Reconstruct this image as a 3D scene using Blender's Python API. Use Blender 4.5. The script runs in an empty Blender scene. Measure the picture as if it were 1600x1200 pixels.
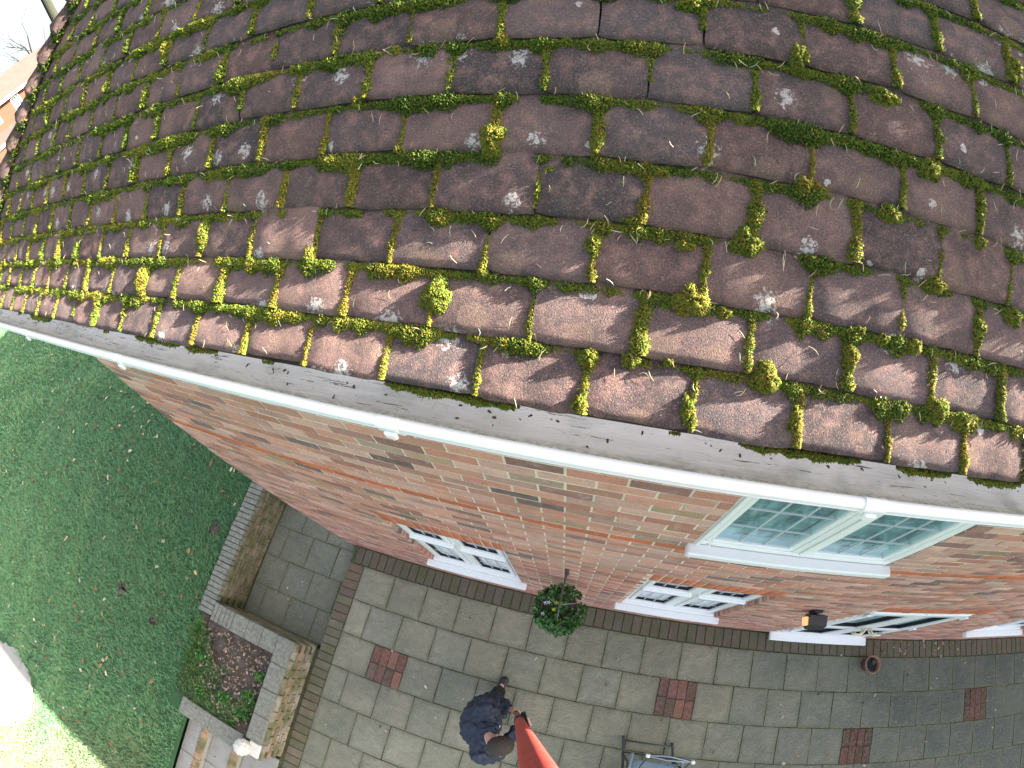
import bpy, bmesh, math, random
import numpy as np
from mathutils import Vector, Matrix, Euler

random.seed(7)
RNG = np.random.default_rng(11)
sc = bpy.context.scene
COL = sc.collection

# ------------------------------------------------------------------ camera (wide action-camera lens)
CAM_LOC = (0.0, -0.5868, 5.6748)
CAM_ROT = (0.5774, 0.1001, 0.2515)
LENS_F, LENS_K = 711.1, 0.0497            # pixels per radian on a 1600 px wide frame, cubic term
cd = bpy.data.cameras.new('camera')
cam = bpy.data.objects.new('camera', cd)
COL.objects.link(cam)
cam.location = CAM_LOC
cam.rotation_euler = CAM_ROT
cd.type = 'PANO'
cd.sensor_width = 36.0
cd.clip_start = 0.02
cd.clip_end = 2000
_r = np.linspace(0, 1020, 200)
_th = _r / LENS_F
for _ in range(40):
    _th -= (LENS_F * (_th + LENS_K * _th**3) - _r) / (LENS_F * (1 + 3 * LENS_K * _th**2))
_mm = _r * 36.0 / 1600.0
_A = np.stack([_mm, _mm**2, _mm**3, _mm**4], 1)
_k = np.linalg.lstsq(_A, _th, rcond=None)[0]
cc = cd
cc.panorama_type = 'FISHEYE_LENS_POLYNOMIAL'
cc.fisheye_fov = math.radians(200)
cc.fisheye_polynomial_k0 = 0.0
cc.fisheye_polynomial_k1 = -float(_k[0])
cc.fisheye_polynomial_k2 = -float(_k[1])
cc.fisheye_polynomial_k3 = -float(_k[2])
cc.fisheye_polynomial_k4 = -float(_k[3])
sc.camera = cam

# ------------------------------------------------------------------ sky, sun, exposure
SUN_ELEV, SUN_AZ = math.radians(21.5), math.radians(21.9)     # azimuth from +x (right) towards +y (behind the house)
SUN_DIR = Vector((math.cos(SUN_ELEV) * math.cos(SUN_AZ), math.cos(SUN_ELEV) * math.sin(SUN_AZ), math.sin(SUN_ELEV)))
w = bpy.data.worlds.new('World'); sc.world = w; w.use_nodes = True
nt = w.node_tree; bg = nt.nodes['Background']
sky = nt.nodes.new('ShaderNodeTexSky'); sky.sky_type = 'NISHITA'; sky.sun_disc = False
sky.sun_elevation = SUN_ELEV; sky.sun_rotation = math.pi / 2 - SUN_AZ
sky.air_density = 0.6; sky.dust_density = 7.0; sky.ozone_density = 1.0
veil = nt.nodes.new('ShaderNodeMix'); veil.data_type = 'RGBA'; veil.inputs[0].default_value = 0.5       # thin even veil of white cloud
veil.inputs[7].default_value = (1.70, 1.70, 1.68, 1)
nt.links.new(sky.outputs[0], veil.inputs[6]); nt.links.new(veil.outputs[2], bg.inputs[0]); bg.inputs[1].default_value = 0.09
sd = bpy.data.lights.new('sun', 'SUN'); sd.energy = 5.0; sd.angle = math.radians(0.5); sd.color = (1.0, 0.90, 0.76)
sun = bpy.data.objects.new('sun', sd); COL.objects.link(sun)
sun.rotation_euler = SUN_DIR.to_track_quat('Z', 'Y').to_euler()
vs = sc.view_settings
vs.view_transform = 'Standard'; vs.look = 'None'; vs.gamma = 1.0; vs.use_curve_mapping = False
vs.exposure = 3.32
sc.render.engine = 'CYCLES'
sc.cycles.max_bounces = 6; sc.cycles.transparent_max_bounces = 8
sc.cycles.use_denoising = True

# ------------------------------------------------------------------ helpers
_cr = np.array(Euler(CAM_ROT, 'XYZ').to_matrix())
def frame_px(P):
    """where a world point falls in the picture (only used to choose which pieces are near enough to be separate)"""
    v = (np.atleast_2d(np.asarray(P, float)) - np.array(CAM_LOC)) @ _cr
    rho = np.hypot(v[:, 0], v[:, 1]); th = np.arctan2(rho, -v[:, 2]); r = LENS_F * (th + LENS_K * th**3)
    return np.c_[800 + r * v[:, 0] / np.maximum(rho, 1e-9), 600 - r * v[:, 1] / np.maximum(rho, 1e-9)]
def cam_dist(P):
    return np.linalg.norm(np.atleast_2d(np.asarray(P, float)) - np.array(CAM_LOC), axis=1)
def in_frame(P, m=30):
    q = frame_px(P)
    return (q[:, 0] > -m) & (q[:, 0] < 1600 + m) & (q[:, 1] > -m) & (q[:, 1] < 1200 + m)

def tag(o, label=None, cat=None, group=None, kind=None):
    if label: o['label'] = label
    if cat: o['category'] = cat
    if group: o['group'] = group
    if kind: o['kind'] = kind
    return o
def link(name, me, mat=None, parent=None):
    o = bpy.data.objects.new(name, me); COL.objects.link(o)
    if mat is not None and me is not None and not me.materials: me.materials.append(mat)
    if parent is not None: o.parent = parent
    return o
def empty(name, loc=(0, 0, 0), rz=0.0):
    o = bpy.data.objects.new(name, None); COL.objects.link(o); o.location = loc; o.rotation_euler = (0, 0, rz)
    o.empty_display_size = 0.1
    return o

class MB:
    """collects faces of one mesh"""
    def __init__(s): s.v = []; s.f = []; s.c = []; s.col = (1, 1, 1)
    def add(s, vs_, fs_):
        n = len(s.v); s.v += [tuple(x) for x in vs_]; s.f += [tuple(n + i for i in f) for f in fs_]; s.c += [s.col] * len(vs_)
        return s
    def box(s, x0, x1, y0, y1, z0, z1):
        return s.add([(x0, y0, z0), (x1, y0, z0), (x1, y1, z0), (x0, y1, z0), (x0, y0, z1), (x1, y0, z1), (x1, y1, z1), (x0, y1, z1)],
                     [(3, 2, 1, 0), (4, 5, 6, 7), (0, 1, 5, 4), (1, 2, 6, 5), (2, 3, 7, 6), (3, 0, 4, 7)])
    def cbox(s, x0, x1, y0, y1, z0, z1, c=0.004):
        """box with chamfered edges"""
        bm = bmesh.new(); bmesh.ops.create_cube(bm, size=1)
        for v in bm.verts:
            v.co = ((x0 + x1) / 2 + v.co.x * (x1 - x0), (y0 + y1) / 2 + v.co.y * (y1 - y0), (z0 + z1) / 2 + v.co.z * (z1 - z0))
        bmesh.ops.bevel(bm, geom=bm.edges[:], offset=c, segments=1, affect='EDGES', clamp_overlap=True)
        bm.verts.index_update()
        s.add([v.co[:] for v in bm.verts], [[v.index for v in f.verts] for f in bm.faces]); bm.free()
        return s
    def quad(s, a, b, c, d): return s.add([a, b, c, d], [(0, 1, 2, 3)])
    def tube(s, pts, rad, n=8, cap=True):
        pts = [Vector(p) for p in pts]; rr = rad if isinstance(rad, (list, tuple)) else [rad] * len(pts)
        base = len(s.v); up = Vector((0.13, 0.21, 0.97))
        for i, p in enumerate(pts):
            d = (pts[min(i + 1, len(pts) - 1)] - pts[max(i - 1, 0)]).normalized()
            a = d.cross(up)
            if a.length < 0.05: a = d.cross(Vector((1, 0, 0)))
            a.normalize(); b = d.cross(a)
            for k in range(n):
                t = 2 * math.pi * k / n
                s.v.append(tuple(p + (a * math.cos(t) + b * math.sin(t)) * rr[i])); s.c.append(s.col)
        for i in range(len(pts) - 1):
            for k in range(n):
                q = base + i * n; s.f.append((q + k, q + (k + 1) % n, q + n + (k + 1) % n, q + n + k))
        if cap:
            s.f.append(tuple(base + k for k in range(n))[::-1]); s.f.append(tuple(base + (len(pts) - 1) * n + k for k in range(n)))
        return s
    def lathe(s, prof, n=20, at=(0, 0, 0)):
        base = len(s.v)
        for r, z in prof:
            for k in range(n):
                t = 2 * math.pi * k / n
                s.v.append((at[0] + r * math.cos(t), at[1] + r * math.sin(t), at[2] + z)); s.c.append(s.col)
        for i in range(len(prof) - 1):
            for k in range(n):
                q = base + i * n; s.f.append((q + k, q + (k + 1) % n, q + n + (k + 1) % n, q + n + k))
        return s
    def prism_x(s, prof, x0, x1, closed=True):
        """extrude a (y,z) outline along x"""
        n = len(prof); base = len(s.v)
        for x in (x0, x1):
            for y, z in prof: s.v.append((x, y, z)); s.c.append(s.col)
        for i in range(n if closed else n - 1):
            j = (i + 1) % n; s.f.append((base + i, base + j, base + n + j, base + n + i))
        if closed:
            s.f.append(tuple(base + i for i in range(n))[::-1]); s.f.append(tuple(base + n + i for i in range(n)))
        return s
    def mesh(s, name, smooth=False, color=False, fixn=False):
        me = bpy.data.meshes.new(name); me.from_pydata(s.v, [], s.f)
        if color:
            at = me.color_attributes.new('Col', 'FLOAT_COLOR', 'POINT')
            at.data.foreach_set('color', np.c_[np.array(s.c, np.float32), np.ones(len(s.c), np.float32)].ravel())
        if fixn:
            bm = bmesh.new(); bm.from_mesh(me); bmesh.ops.recalc_face_normals(bm, faces=bm.faces[:]); bm.to_mesh(me); bm.free()
        if smooth: me.polygons.foreach_set('use_smooth', [True] * len(me.polygons))
        me.update(); return me
    def build(s, name, mat=None, parent=None, smooth=False, color=False, fixn=True):
        return link(name, s.mesh(name, smooth, color, fixn), mat, parent)

def np_mesh(name, V, F, C=None, smooth=False):
    """V (n,3), F (m,k) with k = 3 or 4, C (n,3) colours"""
    V = np.ascontiguousarray(V, np.float32); F = np.ascontiguousarray(F, np.int32); m, k = F.shape
    me = bpy.data.meshes.new(name)
    me.vertices.add(len(V)); me.vertices.foreach_set('co', V.ravel())
    me.loops.add(m * k); me.loops.foreach_set('vertex_index', F.ravel())
    me.polygons.add(m); me.polygons.foreach_set('loop_start', np.arange(0, m * k, k, dtype=np.int32))
    me.update(calc_edges=True)
    if C is not None:
        at = me.color_attributes.new('Col', 'FLOAT_COLOR', 'POINT')
        at.data.foreach_set('color', np.c_[C, np.ones(len(C))].astype(np.float32).ravel())
    if smooth: me.polygons.foreach_set('use_smooth', np.ones(m, bool))
    me.validate(); return me

# ------------------------------------------------------------------ material helpers
class NG:
    def __init__(s, name):
        s.m = bpy.data.materials.new(name); s.m.use_nodes = True; s.t = s.m.node_tree
        s.b = s.t.nodes['Principled BSDF']; s._pos = None
    def n(s, typ, **kw):
        x = s.t.nodes.new('ShaderNode' + typ)
        for k, v in kw.items(): setattr(x, k, v)
        return x
    def l(s, a, b): s.t.links.new(a, b)
    def setin(s, node, key, val):
        if isinstance(val, bpy.types.NodeSocket): s.l(val, node.inputs[key])
        elif isinstance(val, (tuple, list)) and len(val) == 3 and node.inputs[key].type == 'RGBA': node.inputs[key].default_value = (*val, 1)
        else: node.inputs[key].default_value = val
    def pos(s):
        if s._pos is None: s._pos = s.n('NewGeometry').outputs['Position']
        return s._pos
    def objpos(s): return s.n('TexCoord').outputs['Object']
    def scaled(s, v, sc3):
        x = s.n('VectorMath', operation='MULTIPLY'); s.l(v, x.inputs[0]); x.inputs[1].default_value = sc3; return x.outputs[0]
    def shifted(s, v, by):
        x = s.n('VectorMath', operation='ADD'); s.l(v, x.inputs[0]); s.setin(x, 1, by); return x.outputs[0]
    def noise(s, scale, detail=4, rough=0.55, vec=None, dist=0.0, out='Fac'):
        x = s.n('TexNoise'); x.inputs['Scale'].default_value = scale; x.inputs['Detail'].default_value = detail
        x.inputs['Roughness'].default_value = rough; x.inputs['Distortion'].default_value = dist
        s.l(vec if vec is not None else s.pos(), x.inputs['Vector']); return x.outputs[out]
    def voro(s, scale, feature='F1', out='Distance', vec=None, rnd=1.0, dim='3D'):
        x = s.n('TexVoronoi', feature=feature, voronoi_dimensions=dim); x.inputs['Scale'].default_value = scale; x.inputs['Randomness'].default_value = rnd
        s.l(vec if vec is not None else s.pos(), x.inputs['Vector']); return x.outputs[out]
    def ramp(s, f, lo, hi, a=0.0, b=1.0):
        x = s.n('MapRange'); x.clamp = True
        s.l(f, x.inputs['Value'])
        for k, v in (('From Min', lo), ('From Max', hi), ('To Min', a), ('To Max', b)): x.inputs[k].default_value = v
        return x.outputs[0]
    def mix(s, f, a, b, mode='MIX'):
        x = s.n('Mix', data_type='RGBA', blend_type=mode)
        s.setin(x, 0, f)
        for i, v in ((6, a), (7, b)):
            if isinstance(v, bpy.types.NodeSocket): s.l(v, x.inputs[i])
            else: x.inputs[i].default_value = (*v, 1)
        return x.outputs[2]
    def math(s, op, a, b=0.0):
        x = s.n('Math', operation=op); s.setin(x, 0, a); s.setin(x, 1, b); return x.outputs[0]
    def attr(s, name='Col'): return s.n('VertexColor', layer_name=name).outputs[0]
    def objcol(s): return s.n('ObjectInfo').outputs['Color']
    def objrand(s): return s.n('ObjectInfo').outputs['Random']
    def bump(s, h, strength=0.5, dist=0.01, prev=None):
        x = s.n('Bump'); x.inputs['Strength'].default_value = strength; x.inputs['Distance'].default_value = dist
        s.l(h, x.inputs['Height'])
        if prev is not None: s.l(prev, x.inputs['Normal'])
        return x.outputs[0]
    def done(s, color, rough=0.8, normal=None, spec=0.3, **kw):
        s.setin(s.b, 'Base Color', color); s.setin(s.b, 'Roughness', rough); s.b.inputs['Specular IOR Level'].default_value = spec
        if normal is not None: s.l(normal, s.b.inputs['Normal'])
        for k, v in kw.items(): s.setin(s.b, k, v)
        return s.m

def plain(name, col, rough=0.7, noise_scale=20, amt=0.15, bump=0.0, spec=0.3, **kw):
    g = NG(name); f = g.noise(noise_scale, 5)
    c = g.mix(f, tuple(x * (1 - amt) for x in col), tuple(min(1, x * (1 + amt)) for x in col))
    nrm = g.bump(g.noise(noise_scale * 3, 4), bump, 0.004) if bump else None
    return g.done(c, rough, nrm, spec, **kw)

def mat_tile(name, src):
    g = NG(name); base = g.objcol() if src == 'obj' else g.attr()
    p = g.pos()
    big = g.noise(9, 4, 0.6); med = g.noise(38, 5, 0.65); fine = g.noise(420, 3, 0.7); gran = g.noise(900, 2, 0.6)
    c = g.mix(g.ramp(med, 0.47, 0.66, 0, 0.62), base, (0.290, 0.178, 0.156))              # pinkish worn sand face
    c = g.mix(g.ramp(g.noise(14, 4, 0.6, g.shifted(p, (3.1, 7.7, 1.3))), 0.50, 0.72, 0, 0.7), c, (0.058, 0.054, 0.058))   # grey-black algae
    # tan round lichens
    wob = g.n('VectorMath', operation='ADD'); g.l(p, wob.inputs[0])
    nz = g.n('VectorMath', operation='SCALE'); g.l(g.noise(60, 3, 0.5, out='Color'), nz.inputs[0]); nz.inputs['Scale'].default_value = 0.016
    g.l(nz.outputs[0], wob.inputs[1])
    flat = g.scaled(wob.outputs[0], (1, 1.4, 0))
    v1 = g.voro(10, vec=flat, dim='2D'); v1c = g.voro(10, out='Color', vec=flat, dim='2D')
    sel = g.ramp(v1c, 0.48, 0.50)
    tan_ = g.math('MULTIPLY', g.math('LESS_THAN', g.math('SUBTRACT', v1, g.ramp(v1c, 0.48, 0.8, 0.0, 0.10)), 0.17), sel)
    c = g.mix(g.math('MULTIPLY', tan_, 0.42), c, (0.225, 0.160, 0.125))
    # white crusty lichens, broken up by a grainy mask
    wb2 = g.shifted(flat, (5.3, 2.1, 0))
    v2 = g.voro(8.5, vec=wb2, dim='2D'); v2c = g.voro(8.5, out='Color', vec=wb2, dim='2D')
    m2 = g.math('GREATER_THAN', g.math('SUBTRACT', g.ramp(v2c, 0.53, 0.90, 0.02, 0.36), v2), 0.0)
    m2 = g.math('MULTIPLY', m2, g.ramp(v2c, 0.53, 0.54))
    m2 = g.math('MULTIPLY', m2, g.ramp(g.math('ADD', g.noise(130, 5, 0.75), g.ramp(v2, 0.0, 0.22, 0.10, -0.10)), 0.48, 0.56))
    c = g.mix(g.math('MULTIPLY', m2, 0.85), c, (0.56, 0.54, 0.53))
    c = g.mix(g.ramp(fine, 0.38, 0.58, 0.55, 0), c, g.mix(0.75, c, (0.016, 0.013, 0.013)))
    c = g.mix(g.ramp(g.noise(330, 3, 0.7, g.shifted(p, (1, 1, 1))), 0.56, 0.68, 0, 0.55), c, (0.34, 0.25, 0.22))
    nb = g.bump(g.noise(60, 5, 0.6), 0.5, 0.006)
    nb = g.bump(fine, 1.0, 0.0045, nb)
    return g.done(c, 0.97, nb, 0.05)

def mat_brick(name, src, moss=0.0, bloom=0.55):
    g = NG(name); base = g.objcol() if src == 'obj' else g.attr()
    f1 = g.noise(24, 5, 0.65); f2 = g.noise(110, 4, 0.7); f3 = g.noise(8, 3)
    c = g.mix(g.ramp(f1, 0.40, 0.70, 0, 0.55), base, g.mix(0.55, base, (0.42, 0.30, 0.27)))
    c = g.mix(g.ramp(g.noise(17, 4, 0.6, g.shifted(g.pos(), (4, 9, 2))), 0.56, 0.70, 0, bloom), c, (0.52, 0.39, 0.34))   # lime bloom
    c = g.mix(g.ramp(f2, 0.35, 0.5, 0.5, 0), c, g.mix(0.6, c, (0.06, 0.04, 0.035)))
    c = g.mix(g.ramp(f3, 0.5, 0.75, 0, 0.25), c, (0.12, 0.07, 0.06))
    if not bloom: c = g.mix(0.5, c, (0.125, 0.120, 0.098))
    if moss:
        c = g.mix(g.ramp(g.noise(6, 4), 0.36, 0.62, 0, moss), c, (0.085, 0.10, 0.035))
    nb = g.bump(f2, 0.6, 0.004)
    return g.done(c, 0.9, nb, 0.2)

def mat_slab(name, src):
    g = NG(name); base = g.objcol() if src == 'obj' else g.attr()
    p = g.pos()
    riv = g.noise(5, 6, 0.62, g.scaled(p, (1, 1.7, 1)), dist=1.2); f2 = g.noise(60, 5, 0.7); f3 = g.noise(260, 3, 0.7)
    c = g.mix(g.ramp(riv, 0.35, 0.68), g.mix(0.38, base, (0.11, 0.12, 0.075)), g.mix(0.25, base, (0.38, 0.36, 0.26)))
    c = g.mix(g.ramp(g.noise(1.1, 3), 0.46, 0.66, 0, 0.4), c, (0.14, 0.16, 0.105))
    c = g.mix(g.ramp(f2, 0.45, 0.75, 0, 0.5), c, g.mix(0.5, c, (0.32, 0.32, 0.27)))
    c = g.mix(g.ramp(f3, 0.40, 0.62, 0.45, 0), c, (0.05, 0.055, 0.045))
    spots = g.ramp(g.noise(26, 3, 0.6, g.shifted(p, (3, 8, 0))), 0.70, 0.74)
    c = g.mix(g.math('MULTIPLY', spots, 0.75), c, (0.025, 0.028, 0.026))
    sx_ = g.n('SeparateXYZ'); g.l(p, sx_.inputs[0])
    alg_shade = g.math('ADD', g.ramp(sx_.outputs[0], 1.2, 5.5, 0, 0.80), g.math('MULTIPLY', g.ramp(g.noise(0.9, 5, 0.65, g.shifted(p, (5, 1, 0))), 0.40, 0.68), 0.40))
    c = g.mix(g.math('MINIMUM', alg_shade, 0.92), c, g.mix(g.ramp(f2, 0.4, 0.65), (0.034, 0.046, 0.043), (0.088, 0.110, 0.102)))    # green-black algae film plus painted shade, deepest at the far end
    chips = g.ramp(g.noise(75, 2, 0.5, g.shifted(p, (9, 2, 0))), 0.74, 0.78)
    c = g.mix(g.math('MULTIPLY', chips, 0.6), c, (0.42, 0.42, 0.36))
    swirl = g.noise(3.2, 3, 0.5, g.scaled(p, (1.2, 1, 1)), dist=3.5)
    line = g.math('ABSOLUTE', g.math('SUBTRACT', g.math('FRACT', g.math('MULTIPLY', swirl, 9.0)), 0.5))
    c = g.mix(g.ramp(line, 0.0, 0.06, 0.28, 0), c, (0.06, 0.065, 0.045))                       # riven laminations
    ob = g.n('VectorMath', operation='ABSOLUTE'); g.l(g.objpos(), ob.inputs[0]); so = g.n('SeparateXYZ'); g.l(ob.outputs[0], so.inputs[0])
    ed = g.math('ADD', g.math('MAXIMUM', so.outputs[0], so.outputs[1]), g.ramp(g.noise(14, 4, 0.65), 0.3, 0.7, -.020, .020))
    c = g.mix(g.ramp(ed, 0.170, 0.218, 0, 0.50), c, (0.11, 0.12, 0.072))                     # moss creeping in from the joints
    c = g.mix(g.ramp(g.noise(95, 3, 0.8), 0.55, 0.66, 0, 0.5), c, (0.46, 0.45, 0.36))
    c = g.mix(g.ramp(g.noise(80, 3, 0.8, g.shifted(p, (7, 7, 7))), 0.57, 0.68, 0, 0.6), c, (0.09, 0.095, 0.07))
    nb = g.bump(riv, 0.7, 0.02); nb = g.bump(line, 0.25, 0.006, nb); nb = g.bump(f2, 0.6, 0.005, nb)
    return g.done(c, 0.85, nb, 0.25)

M = {}
M['tile'] = mat_tile('clay_tile', 'obj'); M['tile_m'] = mat_tile('clay_tile_mass', 'attr')
M['brick'] = mat_brick('facing_brick', 'obj'); M['brick_m'] = mat_brick('facing_brick_mass', 'attr')
M['gbrick'] = mat_brick('garden_brick', 'obj', 0.8, 0.15)
M['pbrick'] = mat_brick('paving_brick', 'obj', 0.5, 0.0)
M['inset'] = mat_brick('inset_brick', 'obj', 0.25, 0.05)
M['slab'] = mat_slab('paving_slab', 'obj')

def _mortar():
    g = NG('mortar'); f = g.noise(70, 5, 0.7); f2 = g.noise(3, 3)
    c = g.mix(f, (0.62, 0.54, 0.44), (0.80, 0.71, 0.60)); c = g.mix(g.ramp(f2, 0.45, 0.7, 0, 0.4), c, (0.22, 0.19, 0.15))
    return g.done(c, 0.95, g.bump(f, 0.6, 0.004), 0.1)
M['mortar'] = _mortar()
def _bed():
    g = NG('joint_bed'); f = g.noise(30, 5, 0.7)
    c = g.mix(g.ramp(f, 0.35, 0.7), (0.050, 0.054, 0.034), (0.11, 0.115, 0.062))
    return g.done(c, 0.95, g.bump(f, 0.8, 0.01), 0.1)
M['bed'] = _bed()
def _white():
    g = NG('white_paint'); f = g.noise(14, 5, 0.6); s = g.noise(90, 5, 0.75)
    c = g.mix(f, (0.74, 0.76, 0.77), (0.82, 0.83, 0.83))
    c = g.mix(g.ramp(s, 0.66, 0.74, 0, 0.55), c, (0.30, 0.28, 0.25))
    return g.done(c, 0.35, g.bump(f, 0.15, 0.003), 0.4)
M['white'] = _white()
M['upvc'] = plain('white_frame', (0.80, 0.82, 0.83), 0.3, 8, 0.03, 0, 0.45)
def _gut():
    g = NG('gutter_plastic'); p = g.pos(); f = g.noise(10, 4); s = g.noise(120, 4, 0.7)
    c = g.mix(f, (0.78, 0.80, 0.82), (0.84, 0.85, 0.85))
    c = g.mix(g.ramp(s, 0.69, 0.76, 0, 0.5), c, (0.33, 0.33, 0.30))
    return g.done(c, 0.32, None, 0.45)
M['gutter'] = _gut()
def _gin():
    g = NG('gutter_silt'); p = g.pos()
    st = g.noise(26, 6, 0.7, g.scaled(p, (0.16, 1.4, 1.4)), dist=0.6); f = g.noise(70, 6, 0.8); big = g.noise(7, 4, 0.6, g.scaled(p, (0.5, 1, 1)))
    c = g.mix(g.ramp(st, 0.36, 0.62), (0.68, 0.65, 0.58), (0.90, 0.86, 0.79))
    c = g.mix(g.ramp(big, 0.42, 0.62, 0, 0.85), c, (0.92, 0.87, 0.79))
    c = g.mix(g.ramp(g.math('ADD', f, g.ramp(big, 0.4, 0.6, 0.05, -0.06)), 0.60, 0.70, 0, 0.6), c, (0.24, 0.23, 0.19))
    cr = g.noise(60, 5, 0.8, g.scaled(p, (0.10, 1.6, 1.6)))
    c = g.mix(g.ramp(cr, 0.60, 0.63, 0, 0.85), c, (0.045, 0.035, 0.03))
    c = g.mix(g.ramp(g.noise(9, 3, 0.6, g.shifted(p, (2, 2, 2))), 0.55, 0.7, 0, 0.35), c, (0.22, 0.24, 0.17))
    sy = g.n('SeparateXYZ'); g.l(p, sy.inputs[0])
    c = g.mix(g.math('MULTIPLY', g.ramp(sy.outputs[1], -.288, -.268, 1, 0), g.ramp(f, 0.35, 0.6)), c, (0.30, 0.31, 0.23))   # green slime line at the lip
    nb = g.bump(st, 0.6, 0.008); nb = g.bump(f, 0.4, 0.003, nb)
    return g.done(c, 0.85, nb, 0.2)
M['silt'] = _gin()
def _attr(name, rough=0.85, spec=0.15, transl=0.0, bump=0.0):
    g = NG(name); c = g.attr()
    c = g.mix(g.ramp(g.noise(300, 2), 0.3, 0.7, 0, 0.35), c, g.mix(0.5, c, (0.01, 0.012, 0.004)))
    m = g.done(c, rough, None, spec)
    if transl: g.b.inputs['Subsurface Weight'].default_value = 0.0
    return m
M['moss'] = _attr('moss'); M['leafcol'] = _attr('leaf', 0.7, 0.25)
M['needle'] = _attr('pine_needle', 0.6, 0.3)
def _grass():
    g = NG('lawn_grass'); p = g.pos()
    big = g.noise(0.55, 4, 0.6); med = g.noise(3.2, 5, 0.65); fin = g.noise(45, 5, 0.75)
    c = g.mix(g.ramp(big, 0.35, 0.65), (0.060, 0.160, 0.065), (0.095, 0.210, 0.085))
    c = g.mix(g.ramp(med, 0.40, 0.68, 0, 0.5), c, (0.060, 0.105, 0.055))
    c = g.mix(g.ramp(g.noise(1.6, 5, 0.7, g.shifted(p, (8, 3, 0))), 0.56, 0.70, 0, 0.55), c, (0.075, 0.062, 0.032))
    c = g.mix(g.ramp(fin, 0.35, 0.7, 0.55, 0), c, (0.020, 0.050, 0.022))
    return g.done(c, 0.9, g.bump(fin, 0.9, 0.03), 0.15)
M['grass'] = _grass()
M['blade'] = _attr('grass_blade', 0.6, 0.25)
def _soil():
    g = NG('soil'); f = g.noise(40, 6, 0.75); b = g.noise(5, 4)
    c = g.mix(g.ramp(f, 0.3, 0.7), (0.050, 0.040, 0.032), (0.15, 0.115, 0.088)); c = g.mix(g.ramp(b, 0.45, 0.65, 0, 0.75), c, (0.15, 0.135, 0.125))
    return g.done(c, 0.95, g.bump(f, 1.0, 0.03), 0.1)
M['soil'] = _soil()
def _stone():
    g = NG('coping_stone'); f = g.noise(20, 5, 0.65); f2 = g.noise(120, 4, 0.7)
    c = g.mix(g.ramp(f, 0.35, 0.7), (0.15, 0.155, 0.125), (0.28, 0.28, 0.235))
    sp = g.math('MULTIPLY', g.ramp(g.voro(9, vec=g.shifted(g.pos(), g.noise(20, 3, out='Color'))), 0.22, 0.28, 1, 0), g.ramp(g.voro(9, out='Color', vec=g.shifted(g.pos(), g.noise(20, 3, out='Color'))), 0.62, 0.64))
    c = g.mix(g.math('MULTIPLY', sp, 0.7), c, (0.46, 0.49, 0.42))
    c = g.mix(g.ramp(f2, 0.35, 0.55, 0.5, 0), c, (0.06, 0.065, 0.05))
    return g.done(c, 0.88, g.bump(f2, 0.5, 0.004), 0.2)
M['stone'] = _stone()
M['pale'] = plain('pale_flagstone', (0.27, 0.27, 0.25), 0.85, 9, 0.25, 0.5)
M['whitestone'] = plain('white_cast_stone', (0.60, 0.59, 0.55), 0.85, 30, 0.25, 0.6)
M['black'] = plain('black_metal', (0.018, 0.019, 0.022), 0.45, 12, 0.2, 0, 0.5)
M['iron'] = plain('dark_iron', (0.055, 0.05, 0.048), 0.6, 30, 0.3, 0.3, 0.4)
M['chain'] = plain('chain_steel', (0.30, 0.31, 0.31), 0.5, 60, 0.3, 0.0, 0.5, Metallic=0.4)
M['brass'] = plain('pale_brass', (0.66, 0.58, 0.42), 0.35, 30, 0.1, 0, 0.6, Metallic=0.5)
M['terracotta'] = plain('terracotta', (0.24, 0.13, 0.09), 0.8, 25, 0.25, 0.3)
M['lead'] = plain('lead_came', (0.42, 0.47, 0.50), 0.5, 30, 0.1)
M['gasket'] = plain('black_gasket', (0.015, 0.017, 0.02), 0.6, 30, 0.1)
M['room'] = plain('room_plaster', (0.50, 0.66, 0.68), 0.9, 2, 0.2)
M['curtain'] = plain('curtain_fabric', (0.62, 0.72, 0.74), 0.9, 6, 0.2)
M['net'] = plain('window_blind', (0.84, 0.88, 0.90), 0.8, 4, 0.05)
def _sheer():
    g = NG('sheer_curtain'); f = g.noise(7, 3, 0.5, g.scaled(g.pos(), (1, 1, .5)), dist=2.0)
    return g.done(g.mix(g.ramp(f, 0.38, 0.62), (0.13, 0.20, 0.225), (0.52, 0.62, 0.65)), 0.9)
M['sheer'] = _sheer()
M['timber'] = plain('soffit_timber', (0.55, 0.55, 0.53), 0.7, 12, 0.2, 0.2)
M['underlay'] = plain('roof_boarding', (0.05, 0.035, 0.03), 0.9, 12, 0.3, 0.2)
M['water'] = NG('pot_water').done((0.01, 0.02, 0.03), 0.05, None, 0.6)
def _glass(name='window_glass', tint=(0.88, 0.98, 0.99, 1), k=0.45):
    g = NG(name); t = g.t; out = t.nodes['Material Output']
    tr = g.n('BsdfTransparent'); tr.inputs[0].default_value = tint
    gl = g.n('BsdfGlossy'); gl.inputs['Roughness'].default_value = 0.03; gl.inputs[0].default_value = (0.95, 0.98, 1, 1)
    fr = g.n('Fresnel'); fr.inputs[0].default_value = 1.5
    mx = g.n('MixShader'); g.l(g.math('MULTIPLY', fr.outputs[0], k), mx.inputs[0]); g.l(tr.outputs[0], mx.inputs[1]); g.l(gl.outputs[0], mx.inputs[2])
    g.l(mx.outputs[0], out.inputs[0]); t.nodes.remove(g.b); return g.m
M['glass'] = _glass(); M['clearglass'] = _glass('clear_glass', (1, 1, 1, 1), 0.3)
def _cloth(name, col, fold=9.0):
    g = NG(name); f = g.noise(fold, 4, 0.55, dist=1.5); f2 = g.noise(500, 2)
    c = g.mix(g.ramp(f, 0.3, 0.7), tuple(x * 0.75 for x in col), tuple(x * 1.3 for x in col))
    nb = g.bump(f, 0.8, 0.03); nb = g.bump(f2, 0.2, 0.001, nb)
    return g.done(c, 0.6, nb, 0.3)
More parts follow.
